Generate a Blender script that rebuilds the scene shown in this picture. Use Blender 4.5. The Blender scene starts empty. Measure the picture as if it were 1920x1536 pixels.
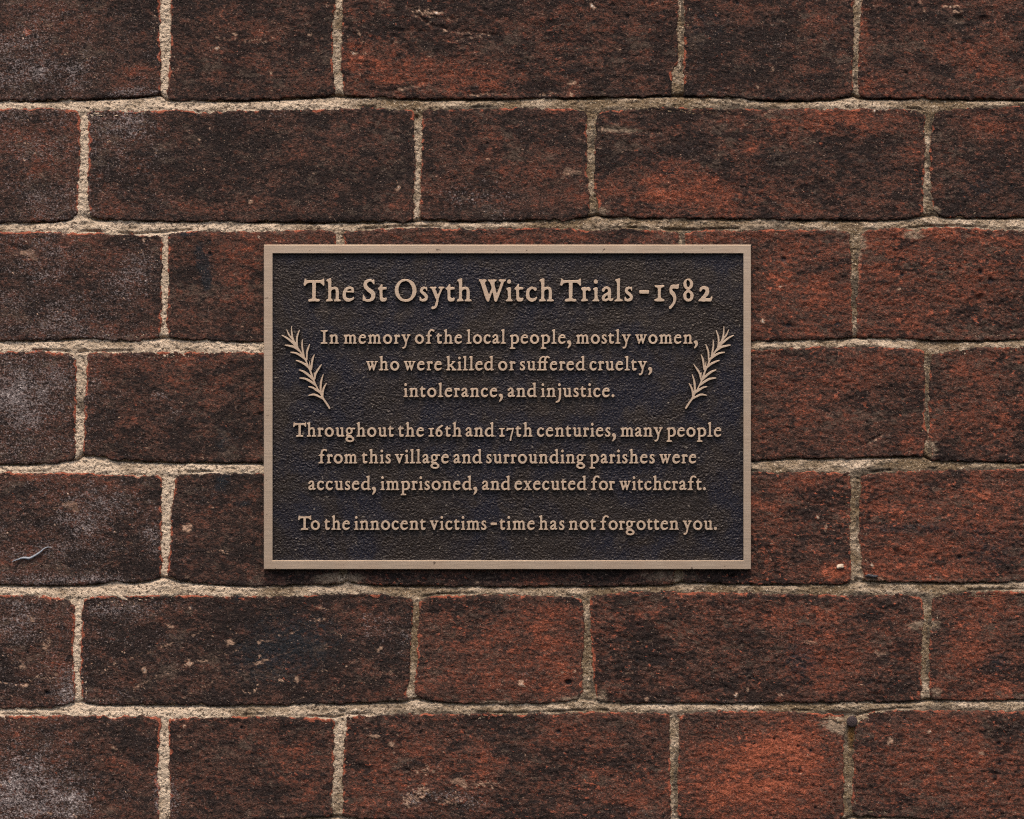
import bpy, math, random
import numpy as np
from mathutils import Vector

# ------------------------------------------------------------------ camera, sky, sun, exposure
S = 0.00037            # metres per photograph pixel on the face of the bricks
D = 1.6                # camera distance to the wall
sc = bpy.context.scene
cam = bpy.data.cameras.new('camera')
cam.sensor_fit = 'HORIZONTAL'
cam.sensor_width = 36.0
cam.lens = 36.0 * D / (1920 * S)
cam.clip_start = 0.05
cam.clip_end = 200.0
camo = bpy.data.objects.new('camera', cam)
sc.collection.objects.link(camo)
camo.location = (0, -D, 0)
camo.rotation_euler = (math.radians(90), 0, 0)
sc.camera = camo

SUN_EL = math.radians(61)
SUN_DIR = Vector((-0.07, -0.50, 0.0)).normalized() * math.cos(SUN_EL) + Vector((0, 0, math.sin(SUN_EL)))
world = bpy.data.worlds.new("World")
sc.world = world
world.use_nodes = True
wn = world.node_tree
wn.nodes.clear()
wo = wn.nodes.new('ShaderNodeOutputWorld')
wb = wn.nodes.new('ShaderNodeBackground')
ws = wn.nodes.new('ShaderNodeTexSky')
ws.sky_type = 'NISHITA'
ws.sun_disc = False
ws.sun_elevation = SUN_EL
ws.sun_rotation = math.atan2(SUN_DIR.x, SUN_DIR.y)
ws.air_density = 1.0
ws.dust_density = 4.0
ws.ozone_density = 0.6
wb.inputs['Strength'].default_value = 0.10
wn.links.new(ws.outputs[0], wb.inputs['Color'])
wn.links.new(wb.outputs[0], wo.inputs['Surface'])

sl = bpy.data.lights.new('sun', 'SUN')
sl.energy = 1.5
sl.angle = math.radians(13)
sl.color = (1.0, 0.885, 0.74)
so = bpy.data.objects.new('sun', sl)
sc.collection.objects.link(so)
so.rotation_euler = SUN_DIR.to_track_quat('Z', 'Y').to_euler()

sc.view_settings.view_transform = 'Standard'
sc.view_settings.look = 'None'
sc.view_settings.gamma = 1
sc.view_settings.use_curve_mapping = False
sc.view_settings.exposure = 0.75
sc.render.engine = 'CYCLES'
sc.cycles.use_denoising = False
sc.cycles.filter_width = 1.15

# ------------------------------------------------------------------ helpers
def fftnoise(seed, wlx, wly, beta=3.0, hp=0.0, n=1024):
    rng = np.random.default_rng(seed)
    a = np.fft.rfft2(rng.standard_normal((n, n)))
    fy = np.fft.fftfreq(n)[:, None] * wly
    fx = np.fft.rfftfreq(n)[None, :] * wlx
    r2 = fx * fx + fy * fy
    amp = (1 + r2) ** (-beta / 2)
    if hp > 0:
        amp = amp * (r2 / (r2 + hp))
    amp[0, 0] = 0
    t = np.fft.irfft2(a * amp, s=(n, n))
    return ((t - t.mean()) / t.std()).astype(np.float32)

def samp(t, x, y):
    n = t.shape[0]
    xf = np.floor(x); yf = np.floor(y)
    fx = (x - xf).astype(np.float32); fy = (y - yf).astype(np.float32)
    x0 = xf.astype(np.int64) % n; y0 = yf.astype(np.int64) % n
    x1 = (x0 + 1) % n; y1 = (y0 + 1) % n
    return (t[y0, x0] * (1 - fx) + t[y0, x1] * fx) * (1 - fy) + (t[y1, x0] * (1 - fx) + t[y1, x1] * fx) * fy

def sstep(a, b, x):
    t = np.clip((x - a) / (b - a), 0, 1)
    return t * t * (3 - 2 * t)

def mesh_np(name, verts, quads, attrs=None, smooth=True):
    me = bpy.data.meshes.new(name)
    nv, nq = len(verts), len(quads)
    me.vertices.add(nv)
    me.vertices.foreach_set('co', np.ascontiguousarray(verts, dtype=np.float32).ravel())
    me.loops.add(nq * 4)
    me.loops.foreach_set('vertex_index', np.ascontiguousarray(quads, dtype=np.int32).ravel())
    me.polygons.add(nq)
    me.polygons.foreach_set('loop_start', np.arange(0, nq * 4, 4, dtype=np.int32))
    me.polygons.foreach_set('loop_total', np.full(nq, 4, dtype=np.int32))
    me.polygons.foreach_set('use_smooth', np.full(nq, smooth))
    if attrs:
        for k, v in attrs.items():
            at = me.attributes.new(k, 'FLOAT_COLOR', 'POINT')
            at.data.foreach_set('color', np.ascontiguousarray(v, dtype=np.float32).ravel())
    me.update(calc_edges=True)
    me.validate()
    return me

def add_obj(name, me, mats=(), parent=None, loc=(0, 0, 0)):
    for m in mats:
        if m.name not in [x.name for x in me.materials if x]:
            me.materials.append(m)
    o = bpy.data.objects.new(name, me)
    sc.collection.objects.link(o)
    o.location = loc
    if parent:
        o.parent = parent
    return o

def empty(name, label, cat, loc=(0, 0, 0)):
    o = bpy.data.objects.new(name, None)
    o.empty_display_size = 0.02
    sc.collection.objects.link(o)
    o.location = loc
    o['label'] = label
    o['category'] = cat
    return o

class NT:
    def __init__(self, name):
        self.m = bpy.data.materials.new(name)
        self.m.use_nodes = True
        self.t = self.m.node_tree
        self.t.nodes.clear()
        self.out = self.n('ShaderNodeOutputMaterial')
        self.b = self.n('ShaderNodeBsdfPrincipled')
        self.l(self.b.outputs[0], self.out.inputs['Surface'])
    def n(self, typ, **kw):
        x = self.t.nodes.new(typ)
        for k, v in kw.items():
            setattr(x, k, v)
        return x
    def l(self, a, b):
        self.t.links.new(a, b)
    def put(self, sock, v):
        if isinstance(v, bpy.types.NodeSocket):
            self.l(v, sock)
        else:
            sock.default_value = v
    def noise(self, vec, scale, detail=3, rough=0.55, dist=0.0):
        x = self.n('ShaderNodeTexNoise')
        self.l(vec, x.inputs['Vector'])
        x.inputs['Scale'].default_value = scale
        x.inputs['Detail'].default_value = detail
        x.inputs['Roughness'].default_value = rough
        x.inputs['Distortion'].default_value = dist
        return x.outputs['Fac']
    def math(self, op, a, b=0.0, clamp=False):
        x = self.n('ShaderNodeMath', operation=op, use_clamp=clamp)
        self.put(x.inputs[0], a); self.put(x.inputs[1], b)
        return x.outputs[0]
    def ramp(self, v, a, b, c=0.0, d=1.0):
        x = self.n('ShaderNodeMapRange')
        x.interpolation_type = 'SMOOTHSTEP'
        self.put(x.inputs[0], v)
        for i, q in enumerate((a, b, c, d)):
            x.inputs[i + 1].default_value = q
        return x.outputs[0]
    def mix(self, f, a, b, mode='MIX'):
        x = self.n('ShaderNodeMix', data_type='RGBA', blend_type=mode)
        self.put(x.inputs[0], f)
        self.put(x.inputs[6], a if isinstance(a, bpy.types.NodeSocket) else (*a, 1))
        self.put(x.inputs[7], b if isinstance(b, bpy.types.NodeSocket) else (*b, 1))
        return x.outputs[2]
    def bump(self, h, strength, dist):
        x = self.n('ShaderNodeBump')
        self.l(h, x.inputs['Height'])
        x.inputs['Strength'].default_value = strength
        x.inputs['Distance'].default_value = dist
        self.l(x.outputs[0], self.b.inputs['Normal'])
    def coord(self, stretch=None, random_offset=False):
        c = self.n('ShaderNodeTexCoord').outputs['Object']
        if random_offset:
            r = self.n('ShaderNodeObjectInfo').outputs['Random']
            r = self.math('MULTIPLY', r, 7.0)
            v = self.n('ShaderNodeVectorMath', operation='ADD')
            cb = self.n('ShaderNodeCombineXYZ')
            for i in range(3):
                self.l(r, cb.inputs[i])
            self.l(c, v.inputs[0]); self.l(cb.outputs[0], v.inputs[1])
            c = v.outputs[0]
        if stretch:
            mp = self.n('ShaderNodeMapping')
            mp.inputs['Scale'].default_value = stretch
            self.l(c, mp.inputs['Vector'])
            c = mp.outputs[0]
        return c

# ------------------------------------------------------------------ materials
def mat_brick():
    m = NT('weathered_brick')
    at = m.n('ShaderNodeAttribute', attribute_name='mask')
    sep = m.n('ShaderNodeSeparateColor'); m.l(at.outputs['Color'], sep.inputs[0])
    red, bloom, soot_shade = sep.outputs[0], sep.outputs[1], sep.outputs[2]
    at2 = m.n('ShaderNodeAttribute', attribute_name='wear')
    sep2 = m.n('ShaderNodeSeparateColor'); m.l(at2.outputs['Color'], sep2.inputs[0])
    rim, fleck, lime = sep2.outputs[0], sep2.outputs[1], sep2.outputs[2]
    crust = at.outputs['Alpha']
    c = m.coord(random_offset=True)
    cs = m.coord(stretch=(0.68, 1, 1), random_offset=True)
    fine = m.noise(cs, 1150, 2, 0.75)
    mid = m.noise(cs, 330, 4, 0.7)
    grain = m.noise(c, 900, 1, 0.6)
    speck = m.noise(c, 620, 2, 0.75)
    r1 = m.math('ADD', red, m.math('MULTIPLY', m.math('SUBTRACT', mid, 0.5), 2.0))
    r1 = m.math('ADD', r1, m.math('MULTIPLY', m.math('SUBTRACT', fine, 0.5), 2.2))
    dark = m.mix(m.ramp(mid, 0.38, 0.62), (0.024, 0.0160, 0.0140), (0.050, 0.032, 0.026))
    base = m.mix(m.ramp(r1, -0.30, 0.55), dark, (0.082, 0.040, 0.029))
    base = m.mix(m.ramp(r1, 0.40, 1.05), base, (0.142, 0.047, 0.029))
    base = m.mix(m.ramp(r1, 0.95, 1.75), base, (0.275, 0.078, 0.041))
    cr = m.math('ADD', crust, m.math('MULTIPLY', m.math('SUBTRACT', mid, 0.5), 1.6))
    cr = m.math('ADD', cr, m.math('MULTIPLY', m.math('SUBTRACT', fine, 0.5), 1.0))
    base = m.mix(m.ramp(cr, 0.02, 0.38, 0, 0.86), base, (0.0185, 0.0135, 0.0125))
    sm = m.math('ADD', at2.outputs['Alpha'], m.math('MULTIPLY', m.math('SUBTRACT', mid, 0.5), 1.4))
    base = m.mix(m.ramp(sm, 0.45, 1.15, 0, 0.62), base, (0.098, 0.068, 0.051))
    # soot / dark blue paint smears, plus shade painted inside pits and pores
    base = m.mix(m.ramp(soot_shade, 0.2, 0.9, 0, 0.85), base, (0.016, 0.019, 0.023))
    # worn rim: bare orange-red clay
    rr = m.math('ADD', rim, m.math('MULTIPLY', m.math('SUBTRACT', mid, 0.5), 0.9))
    base = m.mix(m.ramp(rr, 0.35, 0.85, 0, 0.85), base, (0.34, 0.095, 0.052))
    # grey-lilac efflorescence, fine and speckled
    b1 = m.math('ADD', bloom, m.math('MULTIPLY', m.math('SUBTRACT', fine, 0.5), 2.6))
    b1 = m.math('ADD', b1, m.math('MULTIPLY', m.math('SUBTRACT', grain, 0.5), 2.6))
    base = m.mix(m.ramp(b1, 0.30, 0.85, 0, 0.72), base, (0.200, 0.162, 0.156))
    base = m.mix(m.ramp(b1, 1.0, 1.9, 0, 0.9), base, (0.50, 0.43, 0.40))
    # tan and white flecks
    base = m.mix(m.ramp(fleck, 0.15, 0.8, 0, 0.9), base, (0.40, 0.25, 0.17))
    base = m.mix(m.ramp(fleck, 1.0, 1.5, 0, 1.0), base, (0.68, 0.60, 0.52))
    sp = m.ramp(m.noise(c, 1300, 0, 0.5), 0.72, 0.82, 0, 0.55)
    base = m.mix(sp, base, (0.34, 0.24, 0.18))
    # smeared lime mortar
    base = m.mix(m.ramp(lime, 0.2, 0.9, 0, 0.8), base, (0.27, 0.20, 0.14))
    gr = m.n('ShaderNodeCombineColor')
    gv = m.math('ADD', m.ramp(speck, 0.30, 0.70, 0.62, 1.42), m.ramp(fine, 0.33, 0.67, -0.18, 0.20))
    for i in range(3):
        m.l(gv, gr.inputs[i])
    base = m.mix(1.0, base, gr.outputs[0], 'MULTIPLY')
    m.l(base, m.b.inputs['Base Color'])
    m.b.inputs['Roughness'].default_value = 0.85
    m.b.inputs['Specular IOR Level'].default_value = 0.16
    h = m.math('ADD', m.math('MULTIPLY', mid, 1.2), fine)
    m.bump(m.math('ADD', h, speck), 0.85, 0.0010)
    return m.m

def mat_mortar():
    m = NT('sandy_lime_mortar')
    at = m.n('ShaderNodeAttribute', attribute_name='mask')
    stain = at.outputs['Alpha']
    sep = m.n('ShaderNodeSeparateColor'); m.l(at.outputs['Color'], sep.inputs[0])
    tone, dirt_shade, rust = sep.outputs[0], sep.outputs[1], sep.outputs[2]
    c = m.coord()
    g = m.noise(c, 720, 3, 0.75)
    g2 = m.noise(c, 520, 3, 0.6)
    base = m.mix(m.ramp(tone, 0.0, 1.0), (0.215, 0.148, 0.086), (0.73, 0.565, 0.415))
    base = m.mix(m.ramp(g, 0.56, 0.70, 0, 0.85), base, (0.90, 0.74, 0.56))
    base = m.mix(m.ramp(g, 0.30, 0.44, 0.9, 0), base, (0.11, 0.070, 0.044))
    base = m.mix(m.ramp(m.math('ADD', dirt_shade, m.math('MULTIPLY', m.math('SUBTRACT', g2, 0.5), 0.8)), 0.3, 1.0, 0, 0.85), base, (0.10, 0.078, 0.058))
    pits = m.noise(c, 480, 2, 0.6)
    base = m.mix(m.ramp(pits, 0.34, 0.43, 0.85, 0), base, (0.085, 0.054, 0.036))
    stn = m.math('ADD', stain, m.math('MULTIPLY', m.math('SUBTRACT', g2, 0.5), 1.6))
    base = m.mix(m.ramp(stn, 0.3, 1.0, 0, 0.75), base, (0.185, 0.085, 0.052))
    base = m.mix(m.ramp(rust, 0.1, 1.0, 0, 0.85), base, (0.13, 0.062, 0.014))
    m.l(base, m.b.inputs['Base Color'])
    m.b.inputs['Roughness'].default_value = 0.9
    m.b.inputs['Specular IOR Level'].default_value = 0.2
    m.bump(m.math('ADD', m.math('ADD', g, g2), pits), 1.0, 0.0016)
    return m.m

def mat_brushed(name, col, metal):
    m = NT(name)
    c = m.coord(stretch=(0.035, 1, 1), random_offset=True)
    br = m.noise(c, 1500, 3, 0.75)
    c2 = m.coord(random_offset=True)
    sp = m.noise(c2, 60, 3, 0.5)
    pit = m.ramp(m.noise(c2, 420, 0, 0.5), 0.84, 0.87, 0, 0.7)
    base = m.mix(m.ramp(br, 0.25, 0.75), tuple(x * 0.82 for x in col), tuple(min(1, x * 1.17) for x in col))
    base = m.mix(m.ramp(sp, 0.3, 0.7, 0.0, 0.35), base, tuple(x * q for x, q in zip(col, (0.94, 0.84, 0.78))))
    base = m.mix(pit, base, (0.05, 0.03, 0.02))
    m.l(base, m.b.inputs['Base Color'])
    m.b.inputs['Metallic'].default_value = metal
    m.b.inputs['Roughness'].default_value = 0.50
    m.bump(br, 0.25, 0.0002)
    return m.m

def mat_patina():
    m = NT('dark_cast_patina')
    c = m.coord()
    f = m.noise(c, 800, 2, 0.7)
    st = m.noise(c, 20, 4, 0.6, 0.6)
    st2 = m.noise(c, 60, 3, 0.6, 0.3)
    base = m.mix(m.ramp(st, 0.38, 0.60), (0.0145, 0.0095, 0.0080), (0.0068, 0.0070, 0.0155))
    base = m.mix(m.ramp(st2, 0.45, 0.72, 0, 0.8), base, (0.028, 0.0195, 0.0150))
    base = m.mix(m.ramp(f, 0.52, 0.72, 0, 0.6), base, (0.052, 0.038, 0.030))
    base = m.mix(m.ramp(m.noise(c, 520, 0, 0.5), 0.81, 0.87, 0, 0.7), base, (0.24, 0.20, 0.16))  # glints painted in as pale metallic specks
    m.l(base, m.b.inputs['Base Color'])
    m.b.inputs['Metallic'].default_value = 0.2
    m.b.inputs['Roughness'].default_value = 0.34
    m.b.inputs['Specular IOR Level'].default_value = 0.45
    m.b.inputs['Specular Tint'].default_value = (1.0, 0.91, 0.84, 1.0)
    m.bump(f, 1.0, 0.0007)
    return m.m

def mat_plain(name, c1, c2, scale, rough=0.7, metal=0.0, bump=0.0004):
    m = NT(name)
    c = m.coord()
    f = m.noise(c, scale, 4, 0.65)
    m.l(m.mix(m.ramp(f, 0.35, 0.68), c1, c2), m.b.inputs['Base Color'])
    m.b.inputs['Roughness'].default_value = rough
    m.b.inputs['Metallic'].default_value = metal
    m.bump(f, 0.8, bump)
    return m.m

M_BRICK = mat_brick()
M_MORTAR = mat_mortar()
M_BRONZE = mat_brushed('brushed_bronze_frame', (0.530, 0.405, 0.300), 0.7)
M_LETTER = mat_brushed('brushed_bronze_letter', (0.60, 0.445, 0.320), 0.5)
M_PATINA = mat_patina()
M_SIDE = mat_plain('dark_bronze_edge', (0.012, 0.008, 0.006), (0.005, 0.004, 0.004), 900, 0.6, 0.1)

# ------------------------------------------------------------------ the brick wall
# every brick: course, top edge, bottom edge (x,y), left edge, right edge (x at y), in photograph pixels
B = []
def brick(row, top, bottom, left, right, rough=1.0, rc=8):
    B.append(dict(row=row, top=top, bottom=bottom, left=left, right=right, rough=rough, rc=rc))
# row 0
brick(0, [(-330, -26), (300, -27)], [(-330, 190), (0, 189), (100, 188), (200, 184), (250, 181), (300, 177)], [(-318, 0)], [(299, 0), (301, 90), (302, 130), (301, 175)], .55)
brick(0, [(318, -27), (627, -28)], [(312, 187), (330, 189), (400, 188), (500, 186), (560, 183), (600, 181), (627, 179)], [(321, 0), (319, 100), (313, 170)], [(628, 0), (623, 60), (624, 130), (628, 175)], .8)
brick(0, [(643, -28), (1271, -29)], [(645, 180), (700, 182), (782, 186), (980, 185), (1100, 183), (1181, 181), (1240, 179), (1262, 178)], [(643, 0), (641, 65), (639, 130), (644, 178)], [(1271, 0), (1270, 60), (1271, 120), (1261, 135), (1260, 178)], 1.1)
brick(0, [(1283, -29), (1600, -27)], [(1283, 179), (1350, 182), (1430, 187), (1500, 188), (1560, 186), (1600, 178)], [(1283, 0), (1283, 60), (1282, 130), (1282, 176)], [(1600, 0), (1601, 60), (1600, 120), (1599, 175)], .9)
brick(0, [(1614, -28), (2235, -28)], [(1612, 183), (1700, 184), (1800, 186), (1920, 186), (2235, 186)], [(1615, 0), (1614, 40), (1609, 100), (1608, 150), (1613, 180)], [(2232, 0)], 1.1)
# row 1
brick(1, [(-165, 204), (0, 204), (90, 203), (130, 205), (150, 210)], [(-165, 419), (0, 418), (60, 417), (110, 413), (150, 407)], [(-165, 300)], [(151, 220), (150, 300), (148, 350), (146, 400)], .55, 14)
brick(1, [(163, 207), (250, 206), (340, 206), (390, 212), (450, 207), (600, 204), (700, 203), (778, 205)], [(164, 407), (180, 411), (230, 413), (350, 415), (480, 415), (600, 417), (700, 416), (778, 414)], [(163, 215), (165, 300), (163, 370), (166, 405)], [(777, 215), (779, 250), (779, 300), (776, 350), (776, 400)], .6, 12)
brick(1, [(791, 206), (900, 203), (960, 202), (1050, 203), (1100, 207)], [(790, 412), (900, 415), (980, 413), (1060, 412), (1106, 405)], [(792, 215), (791, 260), (789, 330), (788, 400)], [(1101, 215), (1099, 260), (1101, 320), (1106, 390)], .8, 10)
brick(1, [(1117, 214), (1140, 207), (1180, 204), (1250, 201), (1340, 203), (1420, 204), (1520, 204), (1600, 203), (1700, 205), (1736, 209)], [(1118, 402), (1150, 407), (1250, 409), (1420, 411), (1600, 412), (1680, 412), (1730, 405)], [(1118, 215), (1117, 260), (1114, 320), (1114, 360), (1121, 390)], [(1735, 220), (1734, 260), (1734, 300), (1732, 330), (1731, 400)], 1.1, 12)
brick(1, [(1749, 209), (1780, 205), (1840, 201), (1920, 200), (2060, 200)], [(1749, 403), (1780, 408), (1830, 408), (1920, 407), (2060, 407)], [(1750, 215), (1749, 230), (1744, 280), (1745, 350), (1750, 395)], [(2060, 300)], 1.1, 12)
# row 2
brick(2, [(-320, 434), (0, 434), (100, 435), (200, 437), (250, 441), (305, 438)], [(-320, 640), (0, 639), (100, 638), (150, 634), (220, 638), (260, 641), (303, 633)], [(-320, 500)], [(305, 450), (303, 520), (303, 600), (300, 630)], .6, 10)
brick(2, [(314, 437), (360, 433), (480, 434), (560, 431), (600, 431), (630, 434)], [(316, 633), (360, 637), (430, 640), (495, 642), (640, 642)], [(314, 445), (316, 520), (312, 600), (316, 632)], [(630, 450), (630, 620)], .8)
brick(2, [(644, 433), (700, 431), (770, 426), (850, 429), (960, 430), (1020, 426), (1100, 431), (1180, 429), (1272, 434)], [(644, 640), (1275, 640)], [(644, 450)], [(1274, 450)], 1.0)
brick(2, [(1284, 434), (1340, 432), (1420, 431), (1530, 431), (1595, 433)], [(1284, 641), (1420, 640), (1500, 638), (1560, 635), (1598, 633)], [(1284, 450)], [(1594, 440), (1596, 480), (1597, 560), (1598, 630)], 1.3)
brick(2, [(1612, 434), (1660, 428), (1690, 426), (1710, 430), (1730, 427), (1800, 426), (1850, 429), (1920, 431), (2235, 431)], [(1606, 632), (1660, 634), (1700, 637), (1800, 639), (1870, 638), (1920, 636), (2235, 636)], [(1614, 440), (1609, 500), (1607, 560), (1606, 600), (1607, 625)], [(2235, 500)], 1.4)
# row 3
brick(3, [(-165, 659), (0, 659), (80, 659), (120, 661), (145, 665)], [(-165, 870), (0, 871), (80, 870), (130, 865), (145, 862)], [(-165, 760)], [(144, 680), (143, 750), (141, 800), (143, 850)], .6, 12)
brick(3, [(163, 661), (300, 660), (400, 660), (500, 661), (780, 661)], [(156, 854), (200, 858), (222, 864), (330, 867), (500, 868), (780, 868)], [(164, 670), (159, 750), (157, 800), (156, 850)], [(779, 760)], .9, 8)
brick(3, [(791, 660), (1103, 660)], [(791, 866), (1103, 866)], [(791, 760)], [(1103, 760)], 1.0)
brick(3, [(1116, 656), (1408, 656), (1480, 654), (1590, 650), (1640, 650), (1700, 653), (1733, 656)], [(1116, 866), (1408, 864), (1450, 861), (1500, 858), (1560, 860), (1650, 857), (1733, 855)], [(1116, 760)], [(1734, 670), (1734, 740), (1735, 780), (1737, 820), (1732, 850)], 1.3)
brick(3, [(1743, 663), (1770, 660), (1800, 655), (1840, 651), (1920, 650), (2060, 650)], [(1745, 862), (1800, 865), (1920, 866), (2060, 866)], [(1744, 668), (1742, 740), (1743, 800), (1746, 850)], [(2060, 760)], 1.4)
# row 4
brick(4, [(-320, 887), (0, 887), (100, 886), (180, 888), (230, 891), (303, 892)], [(-320, 1096), (0, 1097), (60, 1098), (150, 1098), (190, 1095), (215, 1089), (250, 1093), (275, 1090), (302, 1082)], [(-320, 990)], [(303, 900), (303, 960), (302, 1000), (303, 1050), (300, 1080)], .7, 9)
brick(4, [(330, 889), (400, 887), (500, 888), (640, 888)], [(312, 1084), (340, 1090), (380, 1094), (430, 1097), (480, 1100), (560, 1097), (636, 1097)], [(331, 890), (323, 940), (320, 1000), (316, 1050), (312, 1080)], [(637, 1000), (634, 1085)], .8, 9)
brick(4, [(652, 888), (1270, 888)], [(650, 1090), (680, 1096), (760, 1098), (900, 1100), (1100, 1099), (1262, 1097)], [(651, 1000)], [(1268, 1000), (1264, 1090)], 1.0)
brick(4, [(1281, 886), (1408, 885), (1590, 886)], [(1278, 1092), (1340, 1093), (1430, 1096), (1500, 1096), (1594, 1094)], [(1280, 1000)], [(1596, 890), (1596, 950), (1594, 1000), (1595, 1030), (1597, 1060), (1594, 1088)], 1.4)
brick(4, [(1615, 892), (1650, 886), (1720, 881), (1920, 880), (2235, 880)], [(1622, 1090), (1700, 1092), (1800, 1093), (1920, 1091), (2235, 1091)], [(1615, 895), (1610, 950), (1611, 1000), (1614, 1050), (1622, 1080)], [(2235, 990)], 1.4)
# row 5
brick(5, [(-165, 1117), (0, 1116), (60, 1116), (110, 1120), (142, 1127)], [(-165, 1330), (0, 1329), (90, 1329), (115, 1324), (142, 1318)], [(-165, 1220)], [(142, 1140), (140, 1180), (137, 1230), (141, 1280), (142, 1310)], .8, 14)
brick(5, [(154, 1119), (250, 1116), (350, 1117), (440, 1119), (560, 1118), (640, 1112), (700, 1114), (773, 1121)], [(154, 1316), (180, 1321), (300, 1323), (480, 1323), (560, 1321), (620, 1320), (700, 1318), (766, 1315)], [(155, 1130), (152, 1200), (150, 1260), (153, 1310)], [(774, 1140), (770, 1210), (768, 1260), (763, 1300), (766, 1312)], .9, 10)
brick(5, [(787, 1122), (820, 1117), (900, 1115), (1000, 1116), (1060, 1118), (1093, 1122)], [(780, 1310), (800, 1313), (850, 1318), (960, 1321), (1040, 1318), (1090, 1310)], [(787, 1125), (783, 1200), (780, 1260), (778, 1300)], [(1094, 1140), (1096, 1200), (1091, 1240), (1094, 1290), (1090, 1310)], 1.2, 10)
brick(5, [(1109, 1116), (1200, 1109), (1300, 1110), (1420, 1112), (1500, 1114), (1600, 1115), (1700, 1116), (1731, 1120)], [(1120, 1315), (1200, 1318), (1300, 1319), (1500, 1318), (1600, 1317), (1728, 1315)], [(1108, 1130), (1108, 1200), (1111, 1250), (1116, 1290), (1121, 1312)], [(1731, 1140), (1730, 1180), (1728, 1230), (1728, 1280), (1727, 1310)], 1.4)
brick(5, [(1747, 1122), (1775, 1113), (1830, 1109), (1920, 1108), (2060, 1108)], [(1746, 1312), (1800, 1313), (1920, 1313), (2060, 1313)], [(1748, 1130), (1746, 1180), (1743, 1240), (1744, 1290), (1747, 1310)], [(2060, 1220)], 1.4)
# row 6
brick(6, [(-320, 1343), (0, 1343), (100, 1342), (195, 1343), (212, 1348), (230, 1343), (302, 1342)], [(-320, 1550), (300, 1548)], [(-320, 1440)], [(302, 1350), (299, 1400), (295, 1450), (298, 1500), (296, 1540)], .9, 9)
brick(6, [(317, 1347), (400, 1346), (480, 1343), (560, 1344), (626, 1349)], [(317, 1541), (480, 1538), (560, 1536), (624, 1532)], [(316, 1352), (317, 1400), (317, 1450), (318, 1500)], [(627, 1360), (626, 1400), (625, 1460), (622, 1530)], 1.0)
brick(6, [(649, 1343), (700, 1341), (760, 1339), (850, 1338), (960, 1340), (1030, 1338), (1100, 1335), (1256, 1337)], [(644, 1533), (800, 1540), (1256, 1541)], [(650, 1350), (647, 1390), (644, 1450), (643, 1500)], [(1256, 1350), (1256, 1400), (1257, 1440), (1258, 1500)], 1.3, 9)
brick(6, [(1272, 1338), (1340, 1333), (1420, 1334), (1500, 1335), (1540, 1337), (1585, 1344)], [(1270, 1535), (1400, 1540), (1583, 1538)], [(1272, 1345), (1274, 1400), (1270, 1450), (1270, 1510)], [(1584, 1370), (1582, 1400), (1583, 1450), (1582, 1500)], 1.3, 9)
brick(6, [(1603, 1346), (1640, 1336), (1690, 1331), (1800, 1332), (1920, 1334), (2235, 1334)], [(1598, 1532), (1700, 1533), (1800, 1540), (2235, 1541)], [(1603, 1360), (1600, 1400), (1600, 1450), (1597, 1500)], [(2235, 1440)], 1.4, 10)
NVIEW = len(B)
# the courses just outside the picture
for x0, x1 in ((-165, 151), (165, 777), (791, 1101), (1118, 1733), (1749, 2060)):
    brick(-1, [(x0, -258), (x1, -257)], [(x0, -45), (x1, -46)], [(x0, -150)], [(x1, -150)])
for x0, x1 in ((-165, 141), (157, 770), (785, 1092), (1111, 1728), (1744, 2060)):
    brick(7, [(x0, 1557), (x1, 1558)], [(x0, 1766), (x1, 1765)], [(x0, 1650)], [(x1, 1650)])
for r, y0, y1 in ((-1, -258, -45), (1, 204, 419), (3, 659, 870), (5, 1116, 1329), (7, 1557, 1766)):
    brick(r, [(-480, y0), (-180, y0)], [(-480, y1), (-180, y1)], [(-480, y0)], [(-180, y0)])
    brick(r, [(2075, y0), (2400, y0)], [(2075, y1 - 6), (2400, y1 - 6)], [(2075, y0)], [(2400, y0)])
for r, y0, y1 in ((0, -27, 188), (2, 434, 638), (4, 885, 1095), (6, 1342, 1545)):
    brick(r, [(-480, y0), (-334, y0)], [(-480, y1), (-334, y1)], [(-480, y0)], [(-334, y0)])
    brick(r, [(2250, y0), (2400, y0)], [(2250, y1 - 3), (2400, y1 - 3)], [(2250, y0)], [(2400, y0)])

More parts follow.
